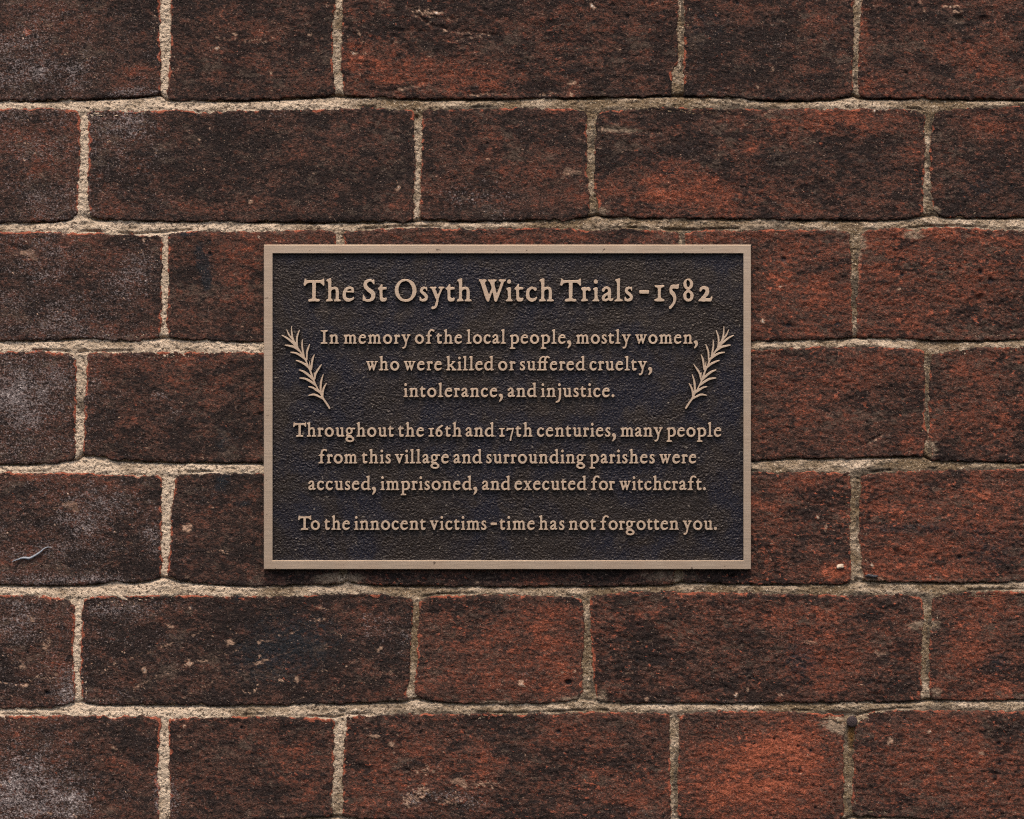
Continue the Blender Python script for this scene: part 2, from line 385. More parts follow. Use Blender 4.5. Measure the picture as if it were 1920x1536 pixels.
# painted-in places of bare red clay, lime bloom and soot: x, y, rx, ry, amount
RED = [(60,60,60,60,.3),(130,30,80,40,.4),(260,130,40,40,.4),(530,140,90,40,.5),(480,60,80,40,.2),(670,50,30,50,.5),(660,110,18,45,.9),(760,120,90,35,.9),(860,155,100,25,.9),(1070,25,70,35,.6),(1000,120,60,60,.2),(1350,12,150,14,.5),(1540,60,60,60,.6),(1640,168,60,18,.9),(1620,80,10,80,.6),(1780,95,60,20,.7),(1860,130,60,50,.6),(1880,50,50,40,.4),
(100,290,50,60,.65),(140,240,15,30,.9),(30,270,60,60,.4),(400,392,200,16,.6),(650,260,60,50,.35),(250,300,60,60,.25),(900,280,60,60,.55),(1000,330,60,50,.5),(1200,365,120,32,.85),(1330,355,100,45,.8),(1408,280,16,16,1.3),(1520,230,90,30,.9),(1620,220,80,18,.9),(1250,235,80,20,.3),(1860,240,60,35,.9),(1480,392,50,16,.5),(760,390,80,20,.4),
(200,470,60,40,.45),(220,612,80,22,.7),(130,460,30,40,.4),(440,480,50,50,.9),(460,560,50,60,.5),(560,448,80,12,.6),(1000,448,250,14,.8),(1350,445,100,15,.8),(1470,500,40,40,.8),(1540,560,60,40,.7),(1450,570,30,60,.6),(1650,480,60,60,.5),(1755,436,45,12,1.),(1830,520,60,40,.6),(1700,600,120,30,.6),(1860,450,70,30,.6),(1500,625,60,15,.5),(1700,500,200,120,.3),
(300,680,120,25,.7),(350,710,40,30,.4),(1450,690,60,30,.3),(1640,680,80,20,.5),(1500,760,80,50,.6),(1710,830,28,22,1.1),(1600,720,60,60,.4),(1830,700,60,30,.6),(1900,800,40,60,.4),(100,852,40,14,.5),(1850,780,80,60,.35),
(60,898,100,10,.5),(30,1050,60,30,.45),(1480,920,80,50,.6),(1440,1000,40,80,.5),(1565,1070,25,18,1.2),(1680,950,80,40,.75),(1850,930,60,60,.75),(1720,1050,100,40,.75),(1700,1080,120,18,.9),(1500,1070,60,20,.5),(400,940,60,60,.25),(1800,1000,150,80,.3),
(110,1250,28,24,.9),(140,1150,9,40,1),(60,1140,80,30,.2),(650,1145,100,20,.4),(720,1280,60,30,.5),(850,1200,60,60,.6),(1000,1200,80,80,.9),(900,1290,100,25,.6),(1050,1280,40,40,.8),(1240,1170,100,30,.35),(1450,1160,60,30,.9),(1550,1210,70,50,.7),(1600,1260,80,40,.4),(1850,1150,60,40,1),(1800,1240,50,60,.8),(1870,1290,60,25,.9),(1200,1280,80,30,.3),(1540,1150,50,16,1),
(250,1450,50,60,.35),(80,1350,80,20,.5),(20,1380,30,60,.4),(560,1450,60,60,.45),(500,1400,80,30,.35),(700,1480,60,60,.55),(800,1420,60,60,.3),(905,1440,14,45,1.1),(1100,1430,80,60,.55),(1180,1500,60,30,.6),(1400,1460,110,80,1.05),(1510,1420,70,90,1.0),(1350,1490,60,45,.9),(1440,1400,90,50,.7),(1750,1400,100,60,.6),(1700,1480,60,60,.5),(1850,1450,80,60,.6),(1110,1345,80,20,.3)]
BLOOM = [(30,110,60,70,.45),(120,135,110,25,.6),(255,172,50,9,1.0),(240,235,70,35,.8),(40,300,30,60,.35),(120,380,60,30,.4),(900,370,70,40,.8),(1000,400,60,12,.5),(100,480,80,60,.35),(250,520,40,45,.95),(120,600,120,30,.6),(30,740,60,60,.7),(100,780,60,60,.5),(180,700,18,50,.5),(300,742,18,8,1.5),(328,770,14,14,.9),(220,935,60,35,.8),(285,1000,20,50,.9),(160,1000,60,60,.6),(120,1085,120,10,.9),(30,1170,40,40,.8),(130,1295,20,35,1.1),(260,1140,90,14,.9),(700,1175,50,30,.85),(770,1190,12,30,.7),(60,1450,60,60,.9),(40,1500,80,35,1.0),(150,1510,40,30,1.0),(296,1490,10,40,1.4),(326,1490,10,40,1.2),(840,1500,90,28,1.0),(780,1490,20,15,1.2),(780,1400,60,50,.35),(1010,1365,60,25,.3),(1320,1180,50,25,.35),(1450,1220,60,30,.3),(600,1160,30,12,.9),(500,1150,200,60,.1),(1740,230,10,20,.5),(1540,175,60,10,.5),(1330,172,60,10,.4),(630,110,6,80,.5),(520,215,40,5,.9),(785,410,30,4,.6),(280,1330,60,5,1.0)]
SOOT = [(375,480,10,26,1.2),(388,520,9,30,1.2),(350,437,14,5,1.5),(415,905,14,20,1.0),(455,945,22,7,.8),(430,880,4,14,1.2),(455,883,3,10,1.),(445,1115,5,12,1.),(420,830,22,30,.7),(380,672,12,6,.9),(560,1190,120,60,.7),(1330,45,60,50,.5),(1250,300,120,40,.35),(1650,310,90,40,.4),(1840,350,60,40,.5),(1500,1240,60,50,.35),(1700,990,110,12,.7),(1860,1030,70,40,.6),(500,1250,90,40,.5),(1500,1230,30,40,.4),(1870,1240,30,25,.6)]
LIME = [(1610,455,14,20,1.2),(1608,500,6,60,.7),(1712,440,22,9,1.0),(1565,1358,26,9,1.3),(1578,1368,16,10,1.0),(1740,1172,24,9,.8),(1727,1172,30,8,.8),(1756,1300,12,14,.8),(1250,1080,70,12,.6),(1420,1195,.1,.1,0),(1712,862,.1,.1,0),(1640,1089,30,8,.9),(1605,1300,.1,.1,0),(745,1315,40,5,.7),(1090,1312,40,8,1.0),(1130,1300,8,20,.6),(1340,660,.1,.1,0),(1325,210,.1,.1,0),(1455,220,60,6,.5),(1150,240,30,8,.6),(1180,245,40,4,.6),(1745,840,12,16,1.1),(655,1085,30,10,1.),(610,1085,30,10,.7),(930,1317,40,4,.9),(1130,398,12,10,1.),(1750,395,14,10,.9)]
# thin pale scratches and creases: polyline, width, amount, relief
LINES = [([(155,1272),(210,1250),(270,1225),(330,1205),(385,1183)],1.1,.5,0),([(230,1300),(265,1285),(300,1265),(350,1246),(400,1235),(445,1215)],1.2,.55,0),([(345,1308),(380,1290),(420,1270),(460,1250),(500,1240)],1.0,.5,0),([(550,1317),(600,1298),(650,1285),(700,1270),(765,1248)],1.3,.5,0),([(490,1205),(530,1192),(565,1183)],1.,.45,0),([(480,1248),(520,1228),(560,1216)],1.,.4,0),([(600,1262),(640,1248),(700,1235)],1.2,.4,0),
([(750,0),(775,24),(800,45),(850,60),(890,62),(930,68)],1.6,.45,-2.5),([(775,18),(800,30),(812,34)],1.4,.5,-2.),([(805,32),(835,38),(860,36)],1.2,.5,-1.5),([(745,58),(775,62),(800,60)],1.4,.35,-2),([(840,78),(870,74),(900,66)],1.3,.45,-1.5),([(670,55),(680,75),(683,100),(678,130),(668,155)],1.2,.45,1.),([(725,175),(765,165),(800,155)],1.4,.5,-1.5),([(880,180),(920,176),(950,178)],1.3,.5,-2),
([(1125,243),(1165,246),(1190,250),(1240,250)],2.0,.5,-2.2),([(1262,20),(1262,60)],.8,.1,0),([(1348,250),(1350,275),(1348,300)],.7,.4,0),([(1395,232),(1430,218),(1455,208)],1.3,.5,0),([(1600,840),(1625,835),(1650,820)],1.5,.45,-2),([(1625,832),(1660,815),(1680,800)],1.6,.4,-2),
([(0,1279),(20,1284),(60,1285)],1.2,.8,-1.8),([(55,1275),(80,1268),(110,1272)],1.,.7,0),([(970,1372),(972,1400),(975,1440),(978,1460)],1.,.3,0),([(405,70),(430,76),(480,75),(520,75)],1.,.6,0),([(455,1297),(470,1296),(485,1288)],1.4,.9,0),([(1030,1272),(1060,1262),(1080,1258)],1.4,.5,0),([(25,465),(35,470),(48,472)],3.,.15,-3.),([(1262,128),(1261,160)],1.,.8,0),([(315,1310),(380,1175)],.01,0,0),([(1725,0),(1732,25)],1.5,.5,0),([(880,1175),(860,1160)],1,.0,0),
([(1280,1235),(1300,1200)],.01,0,0),([(1155,1230),(1180,1215),(1220,1200)],1.5,.4,0),([(100,480),(60,510)],.01,0,0),([(590,1140),(650,1146)],1.4,.6,0)]
# chips and grains: x, y, rx, ry, amount (over 1 is white)
CHIPS = [(407,91,3,2.5,1.8),(442,65,4,2.5,1.5),(664,101,4,2,2),(746,353,2.5,3,1.9),(745,343,1.5,2,1.5),(1111,12,4,4,2),(470,380,3,3,1.3),(580,65,4,2,1.2),(508,137,1.5,2,1.6),(710,118,5,5,-1),(1160,92,5,4,.8),(1070,155,5,4,1.1),(1072,178,4,3,1.2),(1448,130,3,5,.9),(430,1205,6,5,1.1),(354,1243,5,6,1.4),(486,1232,4,4,1.2),(270,1256,4,4,1.8),(486,1205,4,4,1.2),(556,1273,5,4,1.3),(526,1278,4,4,1.0),(712,1218,6,4,1.2),(977,1280,5,6,1.7),(1080,1260,2.5,2.5,1.7),(1381,1304,3,3,2.2),(1402,1293,2,2,1.7),(1212,1310,3,2.5,1.4),(1464,1303,5,3,1.),(1670,1388,5,5,1.1),(1742,1406,4,2.5,1.),(1840,1412,4,3,1.),(1742,1372,2,2,1.9),(1639,208,2,2,2.),(1431,602,3.5,2.5,2.),(1463,538,2,2,2.),(1688,543,4,1.5,2.),(1548,992,2,4,1.5),(1534,970,2,2,1.8),(1635,1060,2,2,1.9),(1746,1082,2,1.5,1.8),(355,1140,2,2,1.2),(420,1034,10,3,1.1),(350,990,7,6,1.1),(595,1163,12,3,1.3),(640,1190,10,6,.8),(1005,185,1,1,0),(60,1160,5,4,.9),(85,1215,8,6,.9),(40,1250,6,5,.9),(92,1200,5,5,.8),(345,1362,2,2,1.6),(213,1402,3,3,1.4),(310,765,1,1,0),(270,449,2,2,1.8),(485,443,2,2,1.8),(795,22,12,3,1.7),(820,24,8,2,1.6),(780,14,10,2,1.4),(120,735,1,1,0),(1783,12,14,2,1.4),(1792,22,5,2,1.6),(700,1380,8,3,1.2),(735,1395,7,4,1.1),(800,1445,30,8,.8),(770,1500,12,10,1.3),(790,1485,12,9,1.2),(850,1500,25,8,1.0),(900,1470,25,6,1.),(650,1238,1,1,0),(1420,165,2,3,1.),(50,60,6,5,-1),(205,265,3,2,1.),(320,1175,6,3,1.),(150,760,1,1,0)]
# holes: x, y, r, depth
PITS = [(1066,1280,6,7),(1452,1386,2.5,4),(1497,1400,3,4),(1520,1408,3.5,4),(1544,1386,2.5,3),(1529,1515,3.,4),(1478,1396,1.8,3),(1873,1394,4,3),(1697,1347,4.5,3),(1838,560,10,3),(1874,1432,4,3),(1500,1447,4,3),(1047,1372,5,3),(1540,1440,1,0),(1858,527,6,5),(1838,510,5,4),(1470,486,6,4),(1478,610,6,3),(1692,515,4,4),(1800,35,8,5),(1846,36,9,5),(1372,1082,5,8),(1676,960,9,-2.5),(1680,1025,8,-2.5),(395,476,4,3),(398,474,3,-2),(1480,1370,3,3),(1414,1362,1.5,3),(1540,1475,2,3),(1600,560,1,0),(1720,430,5,6),(36,1140,1,0),(1570,608,5,2),(88,1300,5,5),(1414,1395,2,3),(1450,1490,1.5,2.5),(1400,1540,1.5,2)]

def blobs(lst, x, y, bb):
    a = np.zeros_like(x)
    for (bx, by, rx, ry, v) in lst:
        if v == 0 or bx + 3 * rx < bb[0] or bx - 3 * rx > bb[2] or by + 3 * ry < bb[1] or by - 3 * ry > bb[3]:
            continue
        q = ((x - bx) / rx) ** 2 + ((y - by) / ry) ** 2
        a += v * np.exp(-0.8 * q)
    return a

def seg_dist(x, y, pts):
    d = np.full(x.shape, 1e9)
    for (x0, y0), (x1, y1) in zip(pts[:-1], pts[1:]):
        dx, dy = x1 - x0, y1 - y0
        t = np.clip(((x - x0) * dx + (y - y0) * dy) / (dx * dx + dy * dy + 1e-9), 0, 1)
        d = np.minimum(d, np.hypot(x - x0 - t * dx, y - y0 - t * dy))
    return d

N_MACRO = fftnoise(1, 260, 150, 3)
N_CLOUD = fftnoise(2, 110, 60, 2.6)
N_STREAK = fftnoise(3, 52, 24, 2.0)
N_DRAG = fftnoise(4, 16, 8, 2.4, hp=0.3)
N_FINE = fftnoise(5, 11, 6, 2.2)
N_GRAIN = fftnoise(6, 5, 4, 2.0)
N_EDGE = fftnoise(7, 24, 24, 2.0)
N_WEAR = fftnoise(11, 26, 9, 3.0, hp=0.3)
N_CHIP = fftnoise(10, 16, 8, 3.2, hp=0.25)
N_SPOT = fftnoise(8, 9, 5, 3, hp=0.6)
N_SPOT2 = fftnoise(9, 13, 8, 3, hp=0.6)

def polyf(pts, swap=False):
    a = np.array(pts, dtype=float)
    k, v = (a[:, 1], a[:, 0]) if swap else (a[:, 0], a[:, 1])
    return lambda q: np.interp(q, k, v)

def axis_offsets(length, step):
    e = [0.0, 0.35, 1.4, 2.9, 4.8, 7.0, 9.4]
    if length < 60:
        step = length / 10
    n = max(2, int(round((length - 2 * e[-1]) / step)))
    mid = np.linspace(e[-1], length - e[-1], n + 1)
    return np.array(e[:-1] + list(mid) + [length - q for q in e[:-1]][::-1]) / length

for i, b in enumerate(B):
    rng = np.random.default_rng(100 + i)
    b['seed'] = i
    b['o'] = rng.uniform(0, 1024, 8)
    T, Bo, L, R = polyf(b['top']), polyf(b['bottom']), polyf(b['left'], True), polyf(b['right'], True)
    o = b['o']
    amp = 1.15 if i < NVIEW else 0.6
    b['T'] = (lambda x, T=T, o=o, amp=amp: T(x) + amp * samp(N_EDGE, np.asarray(x, float) + o[0], np.full(np.shape(x), o[1])))
    b['B'] = (lambda x, T=Bo, o=o, amp=amp: T(x) + amp * samp(N_EDGE, np.asarray(x, float) + o[2], np.full(np.shape(x), o[3])))
    b['L'] = (lambda y, T=L, o=o, amp=amp: T(y) + amp * samp(N_EDGE, np.full(np.shape(y), o[4]), np.asarray(y, float) + o[5]))
    b['R'] = (lambda y, T=R, o=o, amp=amp: T(y) + amp * samp(N_EDGE, np.full(np.shape(y), o[6]), np.asarray(y, float) + o[7]))

wall = empty('brick_wall', 'old wall of dark red bricks with pale sandy mortar joints behind the plaque', 'wall')

# how sooty (+) or freshly red (-) single bricks are
TONE = {26: .34, 2: .2, 3: .32, 6: .2, 9: .28, 8: .14, 19: .15, 7: .1, 1: .15, 21: .2, 31: .1, 30: .22, 25: .22, 28: .15, 4: .1, 20: .18, 16: .15, 0: .05, 33: -.3, 27: -.1, 12: -.1, 29: -.12, 24: -.1, 34: -.05}
def make_brick(b, idx, step):
    o = b['o']; rough = b['rough']
    xs = [p[0] for p in b['top']]; ys = [p[1] for p in b['top']] + [p[1] for p in b['bottom']]
    w = max(xs) - min(xs); h = max(ys) - min(ys)
    s = axis_offsets(w, step); t = axis_offsets(h, step)
    ss, tt = np.meshgrid(s, t)
    cx0, cx1 = min(xs), max(xs); cy0, cy1 = min(ys), max(ys)
    x = cx0 + ss * w; y = cy0 + tt * h
    for _ in range(4):
        l, r = b['L'](y), b['R'](y)
        x = l + ss * (r - l)
        tp, bo = b['T'](x), b['B'](x)
        y = tp + tt * (bo - tp)
    dx = np.minimum(ss, 1 - ss) * (b['R'](y) - b['L'](y))
    dy = np.minimum(tt, 1 - tt) * (b['B'](x) - b['T'](x))
    rc = b['rc'] * (1 + 0.25 * samp(N_CLOUD, x + o[3], y + o[1]))
    incorner = (dx < rc) & (dy < rc)
    e = np.where(incorner, rc - np.hypot(rc - dx, rc - dy), np.minimum(dx, dy))
    bb = (cx0, cy0, cx1, cy1)
    X, Y = x + o[0], y + o[2]
    hh = 0.8 * samp(N_MACRO, X, Y) + 0.38 * rough ** 1.3 * samp(N_STREAK, X, Y) \
        + 0.34 * rough ** 1.5 * samp(N_DRAG, X + 77, Y) + (0.10 + 0.10 * rough) * samp(N_FINE, X, Y + 31) + 0.10 * samp(N_GRAIN, X, Y)
    er = 4.0 + 1.4 * samp(N_CLOUD, X, Y)
    er = np.clip(er, 1.8, 8)
    k = np.clip(1 - e / er, 0, 1)
    hh = hh * np.clip(e / 8, 0.25, 1) - 2.0 * k ** 2
    red = 0.34 * (rough - 0.55) + 0.12 * samp(N_CLOUD, X, Y + 400) + 0.10 * samp(N_STREAK, X + 300, Y) + 0.16 * samp(N_DRAG, X + 500, Y + 90) + 0.14 * samp(N_FINE, X + 10, Y)
    red = red + 0.06
    rb = blobs(RED, x, y, bb)
    red = red + rb * (0.55 + 0.16 * samp(N_STREAK, X, Y + 700))
    left = np.clip((420 - x) / 300, 0, 1)
    bl = blobs(BLOOM, x, y, bb)
    bloom = -0.50 + 0.50 * left + 0.12 * samp(N_CLOUD, X + 640, Y) + 0.10 * samp(N_GRAIN, X, Y + 90)
    bloom = bloom + np.minimum(bl, 1.15) * (0.60 + 0.30 * samp(N_SPOT, X, Y) + 0.2 * samp(N_STREAK, X + 90, Y))
    soot_shade = blobs(SOOT, x, y, bb) * (0.9 + 0.25 * samp(N_FINE, X, Y))
    lime = blobs(LIME, x, y, bb) * (0.9 + 0.25 * samp(N_FINE, X + 50, Y))
    # worn rims, strongest on the top and side arrises of the left-hand bricks
    near_bottom = ((1 - tt) * h < 8)
    rimn = samp(N_STREAK, X + 200, Y + 60)
    rim = np.clip(1 - e / (4.2 + 1.6 * rimn), 0, 1) ** 0.7 * np.where(near_bottom, 0.25, 1.0) * np.clip(0.42 + 0.50 * rimn + 0.80 * left + 0.25 * samp(N_CLOUD, X + 20, Y + 720), 0, 1.6)
    rim = rim + 0.35 * np.clip(rb - 0.75, 0, 1)
    sp = samp(N_SPOT, X + 33, Y + 12); sp2 = samp(N_SPOT2, X, Y + 512)
    dens = samp(N_CLOUD, X + 300, Y + 300)
    fleck = 0.55 * sstep(2.35 - 0.35 * dens, 3.3 - 0.35 * dens, sp) + 0.40 * sstep(2.5 - 0.3 * dens, 3.3, sp2)
    cl_ = sstep(0.2, 1.6, samp(N_STREAK, X + 444, Y + 777)) * (0.6 + 0.9 * left)
    fleck = fleck + 1.3 * cl_ * sstep(1.5, 2.6, samp(N_GRAIN, X + 123, Y + 321))
    rim = rim + 0.8 * sstep(1.9 - 0.25 * dens, 2.8, sp2) * sstep(-0.5, 1.2, samp(N_MACRO, X, Y + 200))
    fleck = fleck + 0.42 * sstep(1.75, 2.5, samp(N_WEAR, X + 88, Y + 808)) * (0.6 + 0.5 * samp(N_FINE, X, Y + 640))
    for pts, wd, am, rel in LINES:
        px = [p[0] for p in pts]; py = [p[1] for p in pts]
        if max(px) < cx0 or min(px) > cx1 or max(py) < cy0 or min(py) > cy1 or wd < 0.1:
            continue
        wd = max(wd, 1.5); am = am * 1.15
        d = seg_dist(x + 2 * samp(N_EDGE, X, Y), y + 2.5 * samp(N_EDGE, X, Y + 99), pts)
        g = np.exp(-(d / (wd * 1.3)) ** 2)
        fleck += am * g * (0.75 + 0.35 * samp(N_FINE, X, Y + 5))
        hh += rel * np.exp(-(seg_dist(x, y + 2, pts) / (wd * 1.8)) ** 2)
    for cx, cy, rx, ry, am in CHIPS:
        if am == 0 or cx < cx0 - 10 or cx > cx1 + 10 or cy < cy0 - 10 or cy > cy1 + 10:
            continue
        jx, jy = 0.45 * rx * samp(N_FINE, X + 3, Y), 0.45 * ry * samp(N_FINE, X, Y + 77)
        q = ((x - cx + jx) / rx) ** 2 + ((y - cy + jy) / ry) ** 2
        am = am * (0.8 if rx > 3.5 else 0.95)
        g = np.exp(-0.8 * q * np.clip(1 + 0.3 * samp(N_FINE, X, Y), 0.4, 2))
        if am < 0:
            rim += 1.3 * g
        else:
            if rx > 9:
                g = g * np.clip(0.6 + 0.6 * sp, 0, 1.5)
            fleck += am * g
            hh += 0.5 * g
    for px, py, r, dep in PITS:
        if dep == 0 or px < cx0 or px > cx1 or py < cy0 or py > cy1:
            continue
        q = ((x - px) / r) ** 2 + ((y - py) / (r * 0.8)) ** 2
        hh -= dep * 1.3 * np.exp(-q ** 1.5)
        if dep > 0 and r < 7:
            soot_shade += 1.3 * np.exp(-q)  # shade inside the hole, painted into the colour
    # random pores, sunk and with their inner shade painted in
    for _ in range(int(w * h / 9000 * rough)):
        px, py = rng_b.uniform(cx0 + 10, cx1 - 10), rng_b.uniform(cy0 + 10, cy1 - 10)
        r = rng_b.uniform(1.6, 3.2)
        m_ = (abs(x - px) < 12) & (abs(y - py) < 12)
        q = ((x - px) / r) ** 2 + ((y - py) / r) ** 2
        hh = np.where(m_, hh - 3.2 * np.exp(-q), hh); soot_shade = np.where(m_, soot_shade + 0.9 * np.exp(-q), soot_shade)
    # spalled corner round the nail
    if 1500 < cx1 and cy0 > 1300 and cy0 < 1400:
        q = ((x - 1590) / 34) ** 2 + ((y - 1346) / 11) ** 2
        hh -= 9 * np.exp(-q * 0.8)
    hh = np.where(e < 0, -3.2 + e * 2.5, hh)
    edge = (ss == 0) | (ss == 1) | (tt == 0) | (tt == 1)
    hh = np.where(edge, -26, hh)
    ny, nx = x.shape
    cx, cy = (cx0 + cx1) / 2, (cy0 + cy1) / 2
    V = np.stack([(x - cx) * S, -hh * S, (cy - y) * S], -1).reshape(-1, 3)
    ii = np.arange(ny * nx).reshape(ny, nx)
    q = np.stack([ii[:-1, :-1], ii[1:, :-1], ii[1:, 1:], ii[:-1, 1:]], -1).reshape(-1, 4)
    one = np.ones_like(x)
    crust = TONE.get(idx, 0.0) + 0.04 + 0.26 * samp(N_CLOUD, X + 800, Y + 120) + 0.26 * samp(N_STREAK, X + 610, Y + 340) + 0.24 * samp(N_DRAG, X, Y + 610) + 0.10 * samp(N_FINE, X, Y + 610) - 0.55 * rb - 0.35 * np.clip(bl, 0, 1.2) - 0.25 * left
    A = np.stack([red, bloom, soot_shade, crust], -1).reshape(-1, 4)
    smud = 0.10 + 0.30 * samp(N_STREAK, X + 222, Y + 888) + 0.26 * samp(N_CLOUD, X + 50, Y + 980) + 0.22 * samp(N_DRAG, X + 900, Y + 20)
    chip = sstep(0.95, 1.35, samp(N_CHIP, X + 15, Y + 444) + 0.35 * np.clip(rb, 0, 1.2) + 0.15 * (rough - 1) - 0.75 + 0.4 * samp(N_CLOUD, X + 150, Y + 80))
    rim = rim + 0.75 * chip * (0.35 + 0.65 * np.clip(rough - 0.4, 0, 1))
    W = np.stack([rim, fleck, lime, smud], -1).reshape(-1, 4)
    me = mesh_np('brick', V, q, {'mask': A, 'wear': W})
    return add_obj('brick', me, [M_BRICK], wall, ((cx - 960) * S, 0, (768 - cy) * S))

rng_b = np.random.default_rng(77)
for i, b in enumerate(B):
    make_brick(b, i, 2.45 if i < NVIEW else 7.0)

# mortar: one relief sheet, kept only round the joints
def make_mortar():
    st = 2.3
    gx = np.arange(-470, 2390, st); gy = np.arange(-250, 1760, st)
    x, y = np.meshgrid(gx, gy)
    din = np.full(x.shape, -1e3)
    dright = np.full(x.shape, 1e3)
    rows = {}
    for b in B:
        rows.setdefault(b['row'], []).append(b)
        xs = [p[0] for p in b['top']]; ys = [p[1] for p in b['top']] + [p[1] for p in b['bottom']]
        i0, i1 = np.searchsorted(gx, [min(xs) - 30, max(xs) + 30]); j0, j1 = np.searchsorted(gy, [min(ys) - 30, max(ys) + 30])
        sx, sy = x[j0:j1, i0:i1], y[j0:j1, i0:i1]
        if sx.size == 0:
            continue
        d = np.minimum(np.minimum(sx - b['L'](sy), b['R'](sy) - sx), np.minimum(sy - b['T'](sx), b['B'](sx) - sy))
        din[j0:j1, i0:i1] = np.maximum(din[j0:j1, i0:i1], d)
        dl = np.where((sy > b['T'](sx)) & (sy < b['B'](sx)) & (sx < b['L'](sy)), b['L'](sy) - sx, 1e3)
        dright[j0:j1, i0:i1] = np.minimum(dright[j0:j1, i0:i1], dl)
    def edgeline(r, key):
        pts = []
        for b in rows[r]:
            pts += b[key]
        return polyf(sorted(pts))
    grain = samp(N_GRAIN, x, y); fine = samp(N_FINE, x, y + 200); strk = samp(N_STREAK, x, y + 600); cloud = samp(N_CLOUD, x, y)
    hv = -2.6 + 0.55 * fine + 0.75 * grain + 0.2 * strk
    h = hv.copy()
    bed = np.zeros_like(x)
    dirt_shade = 0.25 * samp(N_CLOUD, x + 500, y) + 0.12 * fine
    for r in range(-1, 7):
        bt, tp = edgeline(r, 'bottom')(gx)[None, :], edgeline(r + 1, 'top')(gx)[None, :]
        t = (y - bt) / (tp - bt)
        m_ = (t > -0.6) & (t < 1.4)
        tc = np.clip(t, 0, 1)
        hb = -5.2 + 3.4 * sstep(0.05, 0.8, tc) + 0.9 * np.exp(-((tc - .2) / .2) ** 2) + 0.6 * fine + 0.8 * grain + 0.7 * strk
        # shadow gap under the upper brick
        gap = np.exp(-((y - bt - 0.5) / 2.2) ** 2) * np.clip(0.75 + 0.7 * samp(N_CLOUD, x + 90, y * 0 + r * 90), 0, 1.3)
        hb -= 11 * gap
        # cracks above the lower brick, only here and there
        ck = np.exp(-((y - tp + 3) / 1.5) ** 2) * sstep(0.5, 1.3, samp(N_CLOUD, x + 700, y * 0 + r * 190 + 50))
        hb -= 7 * ck
        wgt = sstep(-0.45, 0.0, t) * (1 - sstep(1.0, 1.4, t))
        h = np.where(m_, hv * (1 - wgt) + hb * wgt, h)
        bed = np.where(m_, wgt, bed)
        smooth = np.clip((x - 560) / 300, 0, 1)
        dirt_shade = np.where(m_, dirt_shade + wgt * 0.62 * sstep(0.5, 0.9, tc) * smooth * (0.9 + 0.4 * cloud), dirt_shade)
    # crater round the nail and its rust run
    q = ((x - 1582) / 30) ** 2 + ((y - 1340) / 6) ** 2
    h -= 12 * np.exp(-q)
    rust = 1.1 * np.exp(-((x - 1597) / 7) ** 2 - ((y - 1368) / 20) ** 2) + 0.6 * np.exp(-((x - 1595) / 7) ** 2 - ((y - 1400) / 26) ** 2)
    # small holes in the joints
    for px, py, rx, ry, dep in ((781, 221, 4, 6, 9), (640, 424, 3, 4, 8), (642, 1335, 6, 3, 9), (1094, 1236, 2, 5, 6), (158, 658, 10, 4, 6), (1606, 1090, 3, 6, 7), (1277, 448, 2, 6, 5)):
        h -= dep * np.exp(-((x - px) / rx) ** 2 - ((y - py) / ry) ** 2)
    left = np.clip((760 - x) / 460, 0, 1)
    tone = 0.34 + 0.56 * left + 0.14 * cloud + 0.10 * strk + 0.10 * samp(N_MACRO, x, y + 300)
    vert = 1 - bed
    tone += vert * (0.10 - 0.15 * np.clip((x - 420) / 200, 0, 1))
    stain = sstep(-4.5, 0.5, din) * (0.45 + 0.35 * cloud + 0.25 * strk) * (0.4 + 0.6 * vert)
    dirt_shade += vert * np.where(x > 1300, 0.25, 0.05) * (samp(N_STREAK, x * 2, y) + 0.3)
    dirt_shade += vert * np.clip((x - 850) / 400, 0, 1) * 0.85 * sstep(8, 5, dright) * (0.8 + 0.4 * samp(N_STREAK, x, y + 100))  # smear and shadow on the joint's right half, painted as darker colour
    h = np.clip(h, -24, 1.0)
    keep = din < 11
    V = np.stack([(x - 960) * S, -h * S, (768 - y) * S], -1)
    ny, nx = x.shape
    ii = np.arange(ny * nx).reshape(ny, nx)
    kq = keep[:-1, :-1] & keep[1:, :-1] & keep[1:, 1:] & keep[:-1, 1:]
    q = np.stack([ii[:-1, :-1], ii[1:, :-1], ii[1:, 1:], ii[:-1, 1:]], -1)[kq]
    used, inv = np.unique(q.ravel(), return_inverse=True)
    one = np.ones_like(x)
    A = np.stack([tone, dirt_shade, rust, stain], -1).reshape(-1, 4)[used]
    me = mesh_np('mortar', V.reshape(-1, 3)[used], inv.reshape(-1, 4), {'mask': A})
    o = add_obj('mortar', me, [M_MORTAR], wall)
    o['kind'] = 'stuff'
make_mortar()
# solid core behind the joints
cv = []
for yy in (22, 60):
    cv += [(-1430 * S, yy * S, -990 * S), (1430 * S, yy * S, -990 * S), (1430 * S, yy * S, 1010 * S), (-1430 * S, yy * S, 1010 * S)]
core = mesh_np('wall_core', np.array(cv), np.array([[0, 1, 2, 3], [7, 6, 5, 4], [0, 4, 5, 1], [1, 5, 6, 2], [2, 6, 7, 3], [3, 7, 4, 0]]), {'mask': np.tile([0.2, 0.5, 0, 0.0], (8, 1))}, smooth=False)
add_obj('wall_core', core, [M_MORTAR], wall)

